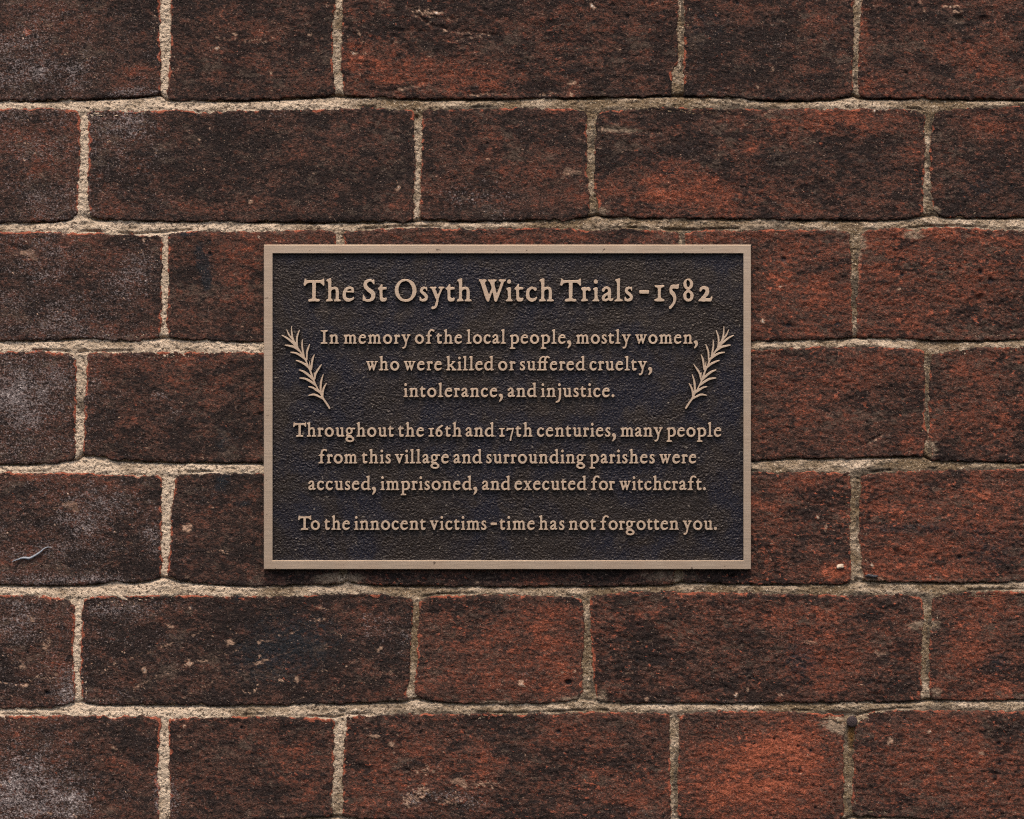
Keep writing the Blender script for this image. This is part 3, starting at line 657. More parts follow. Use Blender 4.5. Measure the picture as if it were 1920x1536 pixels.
# ------------------------------------------------------------------ lettering: outlines drawn glyph by glyph
# primitives: ('P', points) polygon, ('S', [(x,y,r)...]) tapered stroke, ('E', cx,cy,rx,ry) disc, ('H', cx,cy,rx,ry,angle) hole
def catmull(pts, n=6):
    p = np.array(pts, float)
    if len(p) < 3:
        return p
    out = []
    q = np.vstack([2 * p[0] - p[1], p, 2 * p[-1] - p[-2]])
    for i in range(1, len(q) - 2):
        for k in range(n):
            t = k / n
            a, b, c, d = q[i - 1], q[i], q[i + 1], q[i + 2]
            out.append(0.5 * ((2 * b) + (-a + c) * t + (2 * a - 5 * b + 4 * c - d) * t * t + (-a + 3 * b - 3 * c + d) * t ** 3))
    out.append(p[-1])
    return np.array(out)

G = {}
G['T'] = (380, [('P', [(20,412),(40,405),(62,386),(120,380),(230,380),(325,386),(355,403),(376,412),(380,290),(368,282),(352,284),(330,318),(300,333),(226,336),(222,60),(235,48),(285,40),(298,28),(296,0),(240,-3),(190,3),(140,-3),(88,-4),(84,30),(100,42),(145,48),(158,62),(158,336),(90,333),(60,322),(45,300),(32,280),(0,284),(4,320),(14,360)])])
ASC = ('P', [(8,385),(40,403),(75,412),(98,418),(103,400),(101,300),(98,200),(98,60),(102,42),(125,32),(124,4),(60,0),(4,0),(2,26),(30,36),(42,50),(45,120),(45,250),(40,345),(30,362),(10,370)])
NST = ('P', [(5,232),(20,247),(60,256),(92,262),(97,248),(97,200),(98,60),(102,42),(125,32),(124,4),(60,0),(4,0),(2,26),(30,36),(42,50),(44,150),(40,190),(12,210)])
ARCH = [('S', [(95,205,14),(125,233,20),(160,242,23),(190,232,27),(207,200,29),(208,120,29),(208,40,29)]), ('P', [(150,30),(178,38),(238,38),(270,30),(274,4),(215,0),(150,-1),(147,14)])]
G['h'] = (275, [ASC] + ARCH)
G['n'] = (272, [NST] + ARCH)
def shift(pr, dx):
    if pr[0] in 'P':
        return ('P', [(a + dx, b) for a, b in pr[1]])
    if pr[0] == 'S':
        return ('S', [(a + dx, b, r) for a, b, r in pr[1]])
    return (pr[0], pr[1] + dx, *pr[2:])
G['m'] = (386, [NST, ('S', [(95,205,13),(118,232,19),(148,242,22),(178,232,26),(198,200,28),(199,120,28),(199,40,28)]), ('P', [(148,30),(172,38),(226,38),(250,30),(252,4),(200,0),(148,-1),(145,14)]),
      ('S', [(220,205,13),(245,232,19),(275,242,22),(303,232,26),(323,200,28),(324,120,28),(324,40,28)]), ('P', [(270,30),(296,38),(352,38),(382,30),(386,4),(330,0),(270,-1),(267,14)])])
G['e'] = (220, [('S', [(190,178,22),(180,222,24),(145,243,22),(100,243,22),(62,215,26),(36,170,28),(29,120,29),(38,70,30),(65,35,30),(105,22,30),(150,30,24),(185,50,19),(200,70,12)]), ('P', [(50,188),(205,190),(216,182),(214,168),(200,160),(50,161)])])
G['t'] = (167, [('P', [(52,300),(68,314),(80,306),(85,262),(95,258),(150,258),(163,250),(162,222),(152,212),(95,214),(84,205),(84,80),(95,62),(120,58),(155,66),(166,55),(158,25),(135,3),(100,-6),(60,2),(36,25),(30,60),(30,200),(12,210),(0,225),(3,243),(28,258)])])
G['i'] = (125, [('P', [(10,228),(20,240),(60,252),(92,258),(97,250),(95,200),(95,60),(100,40),(122,30),(123,4),(60,0),(2,0),(0,22),(28,36),(38,50),(38,150),(36,195),(14,210)]), ('E', 62, 355, 39, 39)])
G['j'] = (170, [('P', [(62,232),(75,245),(120,256),(160,262),(166,250),(164,100),(104,100),(106,195),(86,215)]), ('S', [(134,110,30),(132,20,31),(122,-50,30),(98,-105,26),(62,-133,22),(20,-145,15)]), ('E', 118, 355, 39, 38)])
G['c'] = (204, [('S', [(175,212,20),(150,232,20),(118,245,20),(85,235,24),(50,205,29),(33,160,31),(31,115,31),(42,70,31),(70,35,30),(112,22,30),(150,32,24),(182,55,19),(196,75,12)]), ('E', 168, 220, 32, 31)])
G['s'] = (154, [('P', [(118,262),(140,266),(140,186),(124,190),(105,228)]), ('S', [(112,240,14),(78,245,21),(44,226,26),(32,195,27),(48,163,28),(85,135,29),(115,105,29),(124,70,28),(108,35,27),(75,20,23),(42,24,22),(25,40,16)]), ('P', [(3,88),(15,84),(38,50),(42,18),(18,4),(4,12),(2,45)])])
G['y'] = (273, [('P', [(2,262),(128,262),(130,242),(105,228),(35,225),(6,243)]), ('P', [(160,262),(272,264),(270,246),(240,228),(178,226),(160,242)]), ('P', [(35,235),(100,235),(160,98),(148,25),(118,30)]), ('S', [(222,235,18),(180,140,19),(150,50,20),(128,-50,22),(110,-95,20),(85,-118,20)]), ('E', 62, -116, 31, 25)])
G['O'] = (393, [('E', 196, 198, 197, 206), ('H', 193, 200, 124, 166, 6)])
G['S'] = (228, [('P', [(192,396),(214,402),(216,300),(202,296),(184,325),(165,365)]), ('S', [(190,352,20),(150,378,20),(105,376,25),(62,348,30),(46,300,33),(65,252,36),(110,210,37),(160,172,38),(190,135,38),(192,85,36),(168,42,30),(125,17,22),(75,16,21),(35,28,20)]), ('P', [(4,132),(18,130),(45,78),(62,38),(30,2),(0,15),(2,70)])])
G['W'] = (508, [('P', [(0,392),(155,392),(155,362),(125,352),(30,355),(5,375)]), ('P', [(172,392),(328,392),(326,365),(300,352),(205,352),(172,368)]), ('P', [(365,392),(508,394),(500,370),(460,352),(390,352),(366,365)]),
      ('P', [(30,360),(112,360),(190,120),(205,60),(190,0),(168,-8),(148,0)]), ('P', [(165,-5),(192,5),(258,185),(245,250),(190,120),(160,60)]), ('P', [(198,360),(282,360),(330,135),(345,60),(338,0),(312,-8),(290,0),(258,185),(240,250)]), ('P', [(312,-5),(338,5),(465,355),(412,355),(330,130),(310,60)])])
G['r'] = (180, [('P', [(5,235),(20,250),(60,258),(88,262),(95,245),(93,180),(93,60),(98,42),(132,30),(133,4),(60,0),(4,0),(2,25),(30,36),(38,50),(38,150),(36,185),(8,215)]), ('S', [(85,195,12),(108,222,20),(135,238,22),(152,228,24)]), ('E', 152, 215, 28, 31)])
G['a'] = (215, [('S', [(35,212,20),(55,236,21),(88,246,20),(122,238,26),(142,208,28),(144,150,28),(144,60,28),(152,35,26),(178,26,20),(202,42,13)]), ('E', 32, 200, 29, 29), ('S', [(132,150,14),(92,130,21),(50,100,25),(31,64,27),(45,30,25),(78,22,23),(112,38,19),(135,62,12)])])
G['l'] = (152, [('P', [(10,386),(30,398),(75,410),(100,418),(106,405),(102,300),(100,200),(100,60),(105,42),(148,30),(150,4),(75,0),(4,0),(2,25),(35,36),(45,50),(48,200),(45,330),(38,358),(14,370)])])
G['-'] = (180, [('P', [(2,140),(60,137),(120,141),(178,138),(180,200),(120,204),(60,202),(3,202)])])
G['1'] = (190, [('P', [(0,290),(60,288),(100,286),(150,294),(188,296),(190,270),(178,258),(135,248),(126,225),(126,75),(138,52),(180,42),(190,28),(186,2),(130,0),(60,-2),(8,4),(5,30),(20,42),(60,48),(70,70),(70,225),(60,248),(25,255),(8,272)])])
G['5'] = (200, [('P', [(60,298),(105,300),(150,296),(182,314),(198,312),(180,240),(165,225),(120,232),(75,230),(62,215),(90,180),(128,140),(142,90),(138,20),(115,-45),(70,-105),(40,-140),(18,-140),(2,-118),(10,-90),(45,-70),(72,-30),(86,20),(82,70),(60,110),(25,140),(15,180),(18,240),(35,280)])])
G['8'] = (190, [('E', 93, 310, 90, 100), ('E', 96, 100, 95, 105), ('H', 92, 320, 32, 62, 4), ('H', 96, 105, 37, 60, 4)])
G['2'] = (260, [('S', [(42,195,20),(52,225,24),(85,248,25),(125,246,30),(158,222,35),(170,180,36),(148,130,36),(108,85,32),(68,45,26),(40,25,20)]), ('P', [(0,0),(8,22),(60,60),(120,58),(200,55),(225,65),(240,92),(258,90),(258,60),(240,0),(190,-3),(150,3),(100,-4),(50,0)])])
G['I'] = (212, [('P', [(8,383),(100,380),(205,385),(212,367),(195,350),(148,340),(140,320),(138,60),(148,42),(195,35),(205,22),(203,0),(100,-2),(5,0),(3,23),(25,38),(65,42),(76,60),(77,320),(68,340),(25,350),(0,370)])])
G['o'] = (266, [('E', 133, 130, 131, 137), ('H', 134, 131, 67, 88, 8)])
G['f'] = (255, [('P', [(2,0),(0,25),(30,36),(55,45),(60,80),(60,215),(118,215),(118,60),(125,42),(155,28),(155,2),(80,0)]), ('P', [(2,228),(30,250),(60,256),(170,254),(180,240),(172,214),(60,213),(10,213)]), ('S', [(89,200,29),(92,290,28),(108,345,26),(140,382,22),(180,393,20),(215,385,20)]), ('E', 228, 372, 27, 26)])
G['ff'] = (365, [('P', [(2,0),(0,25),(25,36),(48,45),(52,80),(52,215),(108,215),(108,60),(115,42),(140,30),(168,30),(195,45),(198,215),(256,215),(256,60),(262,42),(282,28),(280,2),(80,0)]), ('H', 153, 100, 38, 1, 0), ('P', [(2,228),(30,250),(60,256),(298,254),(310,240),(300,214),(60,213),(10,213)]),
      ('S', [(80,200,28),(83,280,27),(100,340,24),(140,378,21),(190,390,18),(240,378,16)]), ('S', [(227,200,29),(228,290,28),(244,345,26),(272,382,22),(305,392,20),(330,384,20)]), ('E', 338, 370, 26, 26)])
G['p'] = (272, [('P', [(5,232),(25,248),(60,255),(92,265),(97,240),(98,-90),(104,-108),(165,-118),(168,-146),(80,-150),(2,-150),(2,-122),(30,-112),(42,-95),(42,190),(8,208)]), ('S', [(88,212,14),(128,238,20),(172,240,24),(210,214,29),(236,168,32),(239,118,33),(224,66,31),(190,32,27),(150,20,22),(108,20,19),(80,28,15)])])
G[','] = (126, [('E', 45, 45, 43, 45), ('S', [(75,55,34),(88,5,34),(70,-50,31),(42,-95,23),(26,-116,18)])])
G['.'] = (90, [('E', 45, 37, 42, 42)])
G['w'] = (347, [('P', [(0,263),(118,263),(115,242),(92,234),(20,232)]), ('P', [(122,263),(232,263),(228,242),(205,234),(140,236)]), ('P', [(250,263),(347,264),(340,246),(315,232),(262,234)]), ('P', [(28,240),(90,240),(135,100),(138,40),(126,-2),(112,-8),(99,0)]), ('P', [(108,-5),(128,0),(188,135),(174,180),(132,95)]), ('P', [(142,240),(205,240),(240,95),(246,30),(238,-2),(224,-8),(210,0),(180,125),(165,170)]), ('P', [(220,-5),(240,0),(318,240),(282,240),(228,95)])])
G['v'] = (268, [('P', [(0,263),(122,263),(120,242),(100,234),(20,232)]), ('P', [(150,263),(268,264),(262,246),(235,232),(165,234)]), ('P', [(30,240),(95,240),(168,85),(155,0),(140,-8),(124,0)]), ('P', [(132,-6),(152,0),(238,240),(198,240),(140,90)])])
G['k'] = (303, [ASC, ('S', [(96,118,15),(150,165,17),(222,240,18)]), ('P', [(165,262),(270,262),(268,242),(235,230),(180,236)]), ('S', [(128,145,26),(170,105,28),(210,60,28),(245,22,26)]), ('P', [(160,0),(168,25),(230,35),(290,32),(303,14),(300,0)])])
G['d'] = (280, [('P', [(145,385),(165,395),(205,408),(240,418),(244,400),(240,250),(238,60),(245,42),(278,36),(280,10),(240,2),(195,-8),(186,10),(184,330),(178,358),(148,370)]), ('S', [(192,214,14),(152,238,19),(108,236,24),(64,204,28),(36,150,32),(34,98,33),(56,50,31),(96,22,26),(140,26,19),(185,50,14)])])
G['u'] = (264, [('P', [(2,240),(10,258),(60,262),(95,258),(97,90),(40,90),(40,215),(10,226)]), ('S', [(68,110,29),(70,60,29),(95,30,28),(130,22,23),(165,35,18),(185,60,14)]), ('P', [(135,256),(150,262),(220,262),(230,250),(228,60),(235,42),(262,34),(262,8),(220,2),(182,-6),(176,10),(175,215),(142,226)])])
G['g'] = (280, [('E', 105, 165, 99, 101), ('H', 104, 166, 42, 64, 4), ('S', [(165,232,16),(210,232,18),(240,235,20)]), ('E', 256, 232, 24, 22), ('S', [(70,78,18),(38,55,20),(40,28,24),(90,16,26),(160,8,28)]), ('E', 125, -72, 127, 84), ('H', 124, -70, 68, 42, -4)])
G['x'] = (254, [('P', [(30,245),(100,245),(225,15),(155,15)]), ('S', [(195,240,16),(50,20,16)]), ('P', [(2,263),(118,263),(115,242),(15,238)]), ('P', [(150,263),(245,263),(240,242),(152,238)]), ('P', [(2,0),(100,0),(98,22),(8,24)]), ('P', [(125,0),(254,0),(245,24),(128,22)])])
G['6'] = (230, [('E', 102, 98, 101, 103), ('H', 104, 96, 43, 62, 0), ('S', [(28,110,26),(42,180,28),(90,243,28),(148,288,25),(205,318,17)])])
G['7'] = (214, [('P', [(10,255),(40,250),(100,247),(205,252),(214,237),(202,208),(70,198),(38,172),(12,165),(0,175),(5,220)]), ('S', [(190,222,16),(168,130,20),(142,40,20),(120,-60,22),(115,-98,25)])])
G['one'] = (168, [('P', [(0,244),(60,242),(100,241),(140,246),(166,248),(168,228),(158,218),(122,210),(114,190),(114,64),(124,46),(160,38),(168,25),(164,2),(120,0),(60,-2),(8,3),(5,26),(18,38),(50,44),(58,62),(58,190),(50,210),(22,216),(6,228)])])

def raster(prims, x0, y0, x1, y1, st, grow=0.0):
    gx = np.arange(x0, x1 + st, st); gy = np.arange(y0, y1 + st, st)
    X, Y = np.meshgrid(gx, gy)
    F = np.full(X.shape, -1e3)          # signed: > 0 inside
    for pr in prims:
        if pr[0] == 'S':
            p = catmull(pr[1])
            for a, b in zip(p[:-1], p[1:]):
                dx, dy = b[0] - a[0], b[1] - a[1]
                t = np.clip(((X - a[0]) * dx + (Y - a[1]) * dy) / (dx * dx + dy * dy + 1e-9), 0, 1)
                F = np.maximum(F, a[2] + t * (b[2] - a[2]) + grow - np.hypot(X - a[0] - t * dx, Y - a[1] - t * dy))
        elif pr[0] == 'E':
            _, cx, cy, rx, ry = pr
            k = np.hypot((X - cx) / rx, (Y - cy) / ry)
            F = np.maximum(F, (1 - k) * min(rx, ry) + grow)
        elif pr[0] == 'P':
            pts = pr[1]
            inside = np.zeros(X.shape, bool)
            d = np.full(X.shape, 1e9)
            for (ax, ay), (bx, by) in zip(pts, pts[1:] + pts[:1]):
                c = ((ay > Y) != (by > Y)) & (X < (bx - ax) * (Y - ay) / (by - ay + 1e-12) + ax)
                inside ^= c
                dx, dy = bx - ax, by - ay
                t = np.clip(((X - ax) * dx + (Y - ay) * dy) / (dx * dx + dy * dy + 1e-9), 0, 1)
                d = np.minimum(d, np.hypot(X - ax - t * dx, Y - ay - t * dy))
            F = np.maximum(F, np.where(inside, d, -d) + grow)
    for pr in prims:
        if pr[0] == 'H' and pr[4] > 2:
            _, cx, cy, rx, ry, an = pr
            c, s_ = math.cos(math.radians(an)), math.sin(math.radians(an))
            u = (X - cx) * c + (Y - cy) * s_; v = -(X - cx) * s_ + (Y - cy) * c
            k = np.hypot(u / rx, v / ry)
            F = np.minimum(F, (k - 1) * min(rx, ry) + grow)
    return gx, gy, F

def blur(F, sig):
    r = int(3 * sig + 1)
    k = np.exp(-0.5 * (np.arange(-r, r + 1) / sig) ** 2); k /= k.sum()
    P = np.pad(F, r, mode='edge')
    P = np.apply_along_axis(lambda m: np.convolve(m, k, 'valid'), 0, P)
    return np.apply_along_axis(lambda m: np.convolve(m, k, 'valid'), 1, P)

def contours(gx, gy, F):
    """marching squares: closed loops of points where F = 0"""
    ny, nx = F.shape
    inside = F > 0
    segs = {}
    def pt(i0, j0, i1, j1):
        a, b = F[j0, i0], F[j1, i1]
        t = a / (a - b)
        return (gx[i0] + t * (gx[i1] - gx[i0]), gy[j0] + t * (gy[j1] - gy[j0]))
    code = inside[:-1, :-1] * 1 + inside[:-1, 1:] * 2 + inside[1:, 1:] * 4 + inside[1:, :-1] * 8
    js, is_ = np.nonzero((code > 0) & (code < 15))
    # edges of a cell: 0 bottom, 1 right, 2 top, 3 left ; inside kept on the left
    tab = {1: [(3, 0)], 2: [(0, 1)], 3: [(3, 1)], 4: [(1, 2)], 5: [(3, 2), (1, 0)], 6: [(0, 2)], 7: [(3, 2)], 8: [(2, 3)], 9: [(2, 0)], 10: [(0, 3), (2, 1)], 11: [(2, 1)], 12: [(1, 3)], 13: [(1, 0)], 14: [(0, 3)]}
    pos = {}
    for j, i in zip(js, is_):
        c = int(code[j, i])
        ek = [('h', i, j), ('v', i + 1, j), ('h', i, j + 1), ('v', i, j)]
        for a, b in tab[c]:
            segs[ek[a]] = ek[b]
            for q in (a, b):
                k = ek[q]
                if k not in pos:
                    pos[k] = pt(k[1], k[2], k[1] + 1, k[2]) if k[0] == 'h' else pt(k[1], k[2], k[1], k[2] + 1)
    loops = []
    while segs:
        k0 = next(iter(segs)); k = k0; lp = []
        while k in segs:
            lp.append(pos[k]); k = segs.pop(k)
        if len(lp) > 5:
            loops.append(np.array(lp))
    return loops

def resample(lp, d):
    p = np.vstack([lp, lp[:1]])
    L = np.concatenate([[0], np.cumsum(np.hypot(*np.diff(p, axis=0).T))])
    n = max(8, int(L[-1] / d))
    q = np.linspace(0, L[-1], n, endpoint=False)
    return np.stack([np.interp(q, L, p[:, 0]), np.interp(q, L, p[:, 1])], -1)

def relief_mesh(name, loops, depth, bevel, mats):
    """loops in metres (x, z); raised relief whose face looks to -Y, base at y=0"""
    cu = bpy.data.curves.new(name, 'CURVE')
    cu.dimensions = '2D'
    cu.fill_mode = 'BOTH'
    K = 1000.0
    cu.extrude = (depth - bevel) / 2 * K
    cu.bevel_depth = bevel * K
    cu.bevel_resolution = 1
    cu.offset = -bevel * K
    for lp in loops:
        sp = cu.splines.new('POLY')
        sp.points.add(len(lp) - 1)
        co = np.zeros((len(lp), 4)); co[:, :2] = lp * K; co[:, 3] = 1
        sp.points.foreach_set('co', co.ravel())
        sp.use_cyclic_u = True
    ob = bpy.data.objects.new('tmp', cu)
    sc.collection.objects.link(ob)
    dg = bpy.context.evaluated_depsgraph_get()
    me = bpy.data.meshes.new_from_object(ob.evaluated_get(dg))
    bpy.data.objects.remove(ob); bpy.data.curves.remove(cu)
    me.name = name
    n = len(me.vertices)
    co = np.zeros(n * 3); me.vertices.foreach_get('co', co); co = co.reshape(-1, 3) / K
    top = co[:, 2].max()
    new = np.stack([co[:, 0], -(co[:, 2] - top + depth), co[:, 1]], -1)
    me.vertices.foreach_set('co', new.astype(np.float32).ravel())
    me.materials.clear()
    for m in mats:
        me.materials.append(m)
    me.update()
    nf = len(me.polygons)
    nr = np.zeros(nf * 3); me.polygons.foreach_get('normal', nr); nr = nr.reshape(-1, 3)
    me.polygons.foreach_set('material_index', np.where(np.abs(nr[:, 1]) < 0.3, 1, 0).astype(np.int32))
    me.polygons.foreach_set('use_smooth', np.zeros(nf, bool))
    me.update()
    return me

H_TOP = 14.6      # height of the plaque's polished faces above the bricks, in pixels
H_GROUND = 7.4    # height of its sunk ground
def pl(px, py, h):
    k = (D - h * S) / D
    return ((px - 960) * S * k, -h * S, (768 - py) * S * k)

plaque = empty('memorial_plaque', 'rectangular bronze memorial plaque with raised lettering and two rosemary sprigs, fixed to the brick wall', 'plaque', pl(951, 763, 0))
PO = Vector(plaque.location)

# frame: rectangular ring with small bevels
def rect(l, t, r, b, h):
    return [pl(l, t, h), pl(r, t, h), pl(r, b, h), pl(l, b, h)]
O_ = (494.6, 459.0, 1408.2, 1067.6)
I_ = (511.2, 475.4, 1393.8, 1051.2)
def inset(r, d):
    return (r[0] + d, r[1] + d, r[2] - d, r[3] - d)
loops_f = [rect(*O_, 1.5), rect(*O_, H_TOP - 0.9), rect(*inset(O_, 0.25), H_TOP - 0.3), rect(*inset(O_, 0.9), H_TOP), rect(*inset(I_, -0.7), H_TOP), rect(*inset(I_, -0.2), H_TOP - 0.3), rect(*I_, H_TOP - 0.9), rect(*inset(I_, 0.9), H_GROUND - 1.5), rect(*inset(I_, 0.9), 1.5)]
FV = np.array([Vector(v) - PO for lp in loops_f for v in lp])
FQ = []
n = len(loops_f)
for a in range(n):
    b2 = (a + 1) % n
    for c in range(4):
        d_ = (c + 1) % 4
        FQ.append([a * 4 + c, b2 * 4 + c, b2 * 4 + d_, a * 4 + d_])
fm = mesh_np('frame', FV, np.array(FQ), smooth=False)
fr = add_obj('frame', fm, [M_BRONZE, M_SIDE], plaque)
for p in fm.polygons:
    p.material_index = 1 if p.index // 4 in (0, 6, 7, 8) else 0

# sunk ground of the plaque: pebbly cast surface
def make_ground():
    st = 1.35
    gx = np.arange(I_[0] + 0.2, I_[2] - 0.2, st); gy = np.arange(I_[1] + 0.2, I_[3] - 0.2, st)
    x, y = np.meshgrid(gx, gy)
    a = fftnoise(21, 4.2, 3.6, 3.5, hp=0.8); b = fftnoise(22, 24, 22, 3); c = fftnoise(23, 8, 7, 4, hp=0.8)
    u = (x * 0.80 + y * 0.60); v = (-x * 0.60 + y * 0.80)
    mod = np.clip(0.75 + 0.25 * samp(N_CLOUD, x, y), 0.3, 1.3)
    hh = H_GROUND + mod * (0.40 * samp(a, u * 0.85, v * 1.1) + 0.16 * samp(c, u, v)) + 0.14 * samp(b, x, y)
    gl = fftnoise(24, 4.0, 4.0, 4, hp=1.0)
    hh = hh + 0.7 * sstep(1.7, 3.0, samp(gl, x, y))
    d = np.minimum(np.minimum(x - I_[0], I_[2] - x), np.minimum(y - I_[1], I_[3] - y))
    hh = hh + 0.8 * np.exp(-d / 2.0)
    k = (D - hh * S) / D
    V = np.stack([(x - 960) * S * k - PO.x, -hh * S - PO.y, (768 - y) * S * k - PO.z], -1).reshape(-1, 3)
    ny, nx = x.shape
    ii = np.arange(ny * nx).reshape(ny, nx)
    q = np.stack([ii[:-1, :-1], ii[1:, :-1], ii[1:, 1:], ii[:-1, 1:]], -1).reshape(-1, 4)
    add_obj('sunk_panel', mesh_np('sunk_panel', V, q), [M_PATINA], plaque)
make_ground()
# back slab of the casting, closing the plaque behind the panel
b1, b2_ = rect(*inset(I_, 0.5), H_GROUND - 2.5), rect(*inset(I_, 0.5), 1.2)
bm_ = mesh_np('back_slab', np.array([Vector(v) - PO for v in b1 + b2_]), np.array([[3, 2, 1, 0], [4, 5, 6, 7], [0, 1, 5, 4], [1, 2, 6, 5], [2, 3, 7, 6], [3, 0, 4, 7]]), smooth=False)
add_obj('back_slab', bm_, [M_SIDE], plaque)

def safe_relief(name, lps):
    """raised relief; if the cap triangulation misses part of the shape, thin the outline and try again"""
    def area(p):
        return 0.5 * float(np.sum(p[:, 0] * np.roll(p[:, 1], -1) - np.roll(p[:, 0], -1) * p[:, 1]))
    want = abs(sum(area(l) for l in lps))
    for tries, (bev, k) in enumerate(((0.42, 1.0), (0.42, 1.37), (0.30, 1.0), (0.30, 1.6), (0.2, 1.2), (0.1, 1.0))):
        ll = [resample(l, k * float(np.mean(np.hypot(*(l - np.roll(l, 1, 0)).T)))) for l in lps]
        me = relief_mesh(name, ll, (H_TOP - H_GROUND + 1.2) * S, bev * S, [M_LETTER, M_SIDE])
        got = sum(p.area for p in me.polygons if p.normal.y < -0.95)
        per = sum(float(np.sum(np.hypot(*(l - np.roll(l, 1, 0)).T))) for l in lps)
        if abs(got - (want - per * bev * S)) < 0.05 * want:
            break
        print('refill', name, tries, round(got / want, 3))
    return me

N_INK = fftnoise(31, 60, 60, 2.5)
KT = (D - H_TOP * S) / D
def glyph_mesh(ch, upx, grow):
    """upx: photograph pixels per glyph unit"""
    w, prims = G[ch]
    ys0, ys1 = -180, 440
    st = 4.0 if upx < 0.08 else 3.2
    gx, gy, F = raster(prims, -24, ys0, w + 24, ys1, st, grow)
    F = np.clip(F, -14, 14)
    F = blur(F, 7.0 / st)
    sd = sum(ord(c) for c in ch) * 37
    X, Y = np.meshgrid(gx, gy)
    F = F + (1.6 if upx > 0.08 else 1.0) * samp(N_INK, X * 1.6 + sd, Y * 1.6 + sd)
    lps = [resample(l, 8.5 if upx < 0.08 else 7.0) * upx * S * KT for l in contours(gx, gy, F)]
    return safe_relief('letter_' + ch, lps)

CACHE = {}
def put_glyph(ch, px, py, upx, grow):
    key = (ch, round(upx, 4))
    if key not in CACHE:
        CACHE[key] = glyph_mesh(ch, upx, grow)
    nm = 'digit' if ch.isdigit() or ch == 'one' else 'comma' if ch == ',' else 'full_stop' if ch == '.' else 'dash' if ch == '-' else 'letter'
    v = Vector(pl(px, py, H_TOP)) - PO
    v.y = -(H_GROUND - 1.2) * S - PO.y
    add_obj(nm, CACHE[key], (), plaque, v)

TU = 1 / 9.6
BU = 0.626 / 9.6
def title(chars, base_px):
    for ch, z in chars:
        put_glyph(ch, base_px + z / 9.6, 565.4, TU, 0.0)
title([('T', 85), ('h', 487), ('e', 790), ('S', 1150), ('t', 1425)], 560)
title([('O', 97), ('s', 543), ('y', 722), ('t', 1015), ('h', 1210)], 730)
title([('W', 162), ('i', 655), ('t', 812), ('c', 1018), ('h', 1250)], 880)
title([('T', 193), ('r', 565), ('i', 775), ('a', 940), ('l', 1170), ('s', 1352), ('-', 1617)], 1030)
title([('1', 443), ('5', 705), ('8', 968), ('2', 1238)], 1180)

SB = {'o': (18, 18), 'e': (18, 18), 'c': (18, 20), 's': (20, 18), 'a': (18, 10), 'd': (16, 10), 'g': (14, 6), 'p': (12, 16), ',': (10, 10), '.': (14, 10), 't': (12, 14), 'f': (10, -30), 'ff': (10, -30),
      'w': (6, 6), 'v': (6, 6), 'y': (6, 6), 'T': (0, -8), 'j': (-40, 14), 'r': (10, 6), 'k': (10, 6), 'x': (6, 6)}
def word(txt, x0, x1, base):
    gl = []
    i = 0
    while i < len(txt):
        if txt[i:i + 2] == 'ff':
            gl.append('ff'); i += 2
        else:
            gl.append('one' if txt[i] == '1' else txt[i]); i += 1
    ws = [G[g][0] * BU for g in gl]
    gaps = [(SB.get(a, (12, 12))[1] + SB.get(b, (12, 12))[0]) * BU for a, b in zip(gl[:-1], gl[1:])]
    rest = (x1 - x0) - sum(ws) - sum(gaps)
    add = rest / max(1, len(gaps))
    x = x0
    for k, g in enumerate(gl):
        put_glyph(g, x, base, BU, 1.8)
        x += ws[k] + (gaps[k] + add if k < len(gaps) else 0)
    if abs(add) > 1.0:
        print('word', txt, 'extra gap', round(add, 2))

LINES_TXT = [
 (644.8, [('In', 600.9, 635.1), ('memory', 643.9, 769.9), ('of', 777.7, 814.7), ('the', 818, 866.5), ('local', 874.3, 948.8), ('people,', 955.6, 1071.5), ('mostly', 1079.9, 1183), ('women,', 1190.6, 1309.1)]),
 (694.8, [('who', 685.9, 748.8), ('were', 756.6, 828.6), ('killed', 836.3, 926.1), ('or', 934, 966.5), ('suffered', 974.6, 1097.8), ('cruelty,', 1105.4, 1223.3)]),
 (744.8, [('intolerance,', 756.5, 943.5), ('and', 951.6, 1006.7), ('injustice.', 1013.9, 1152.3)]),
 (819.1, [('Throughout', 549.4, 738.4), ('the', 746.4, 795.1), ('16th', 802.9, 865.9), ('and', 872.7, 927.2), ('17th', 935.6, 998.6), ('centuries,', 1006.9, 1155.5), ('many', 1163.2, 1242.9), ('people', 1249.6, 1352.9)]),
 (869.2, [('from', 596.8, 670), ('this', 678.2, 732.9), ('village', 739.7, 841.7), ('and', 850, 904.1), ('surrounding', 911.9, 1099), ('parishes', 1105.2, 1227.8), ('were', 1235.8, 1305.9)]),
 (919.2, [('accused,', 577.8, 705.4), ('imprisoned,', 713.2, 895.4), ('and', 903.5, 957.7), ('executed', 964.7, 1100.2), ('for', 1107.7, 1153), ('witchcraft.', 1160.7, 1323.8)]),
 (993.8, [('To', 558.7, 599.9), ('the', 607.9, 656.2), ('innocent', 663.9, 798.2), ('victims', 805.1, 912.3), ('-', 919.9, 931.7), ('time', 936.4, 1003), ('has', 1010, 1058.4), ('not', 1066.2, 1117.4), ('forgotten', 1125, 1272.7), ('you.', 1279.6, 1344.5)]),
]
for base, ws_ in LINES_TXT:
    for t_, a_, b_ in ws_:
        word(t_, a_, b_, base)

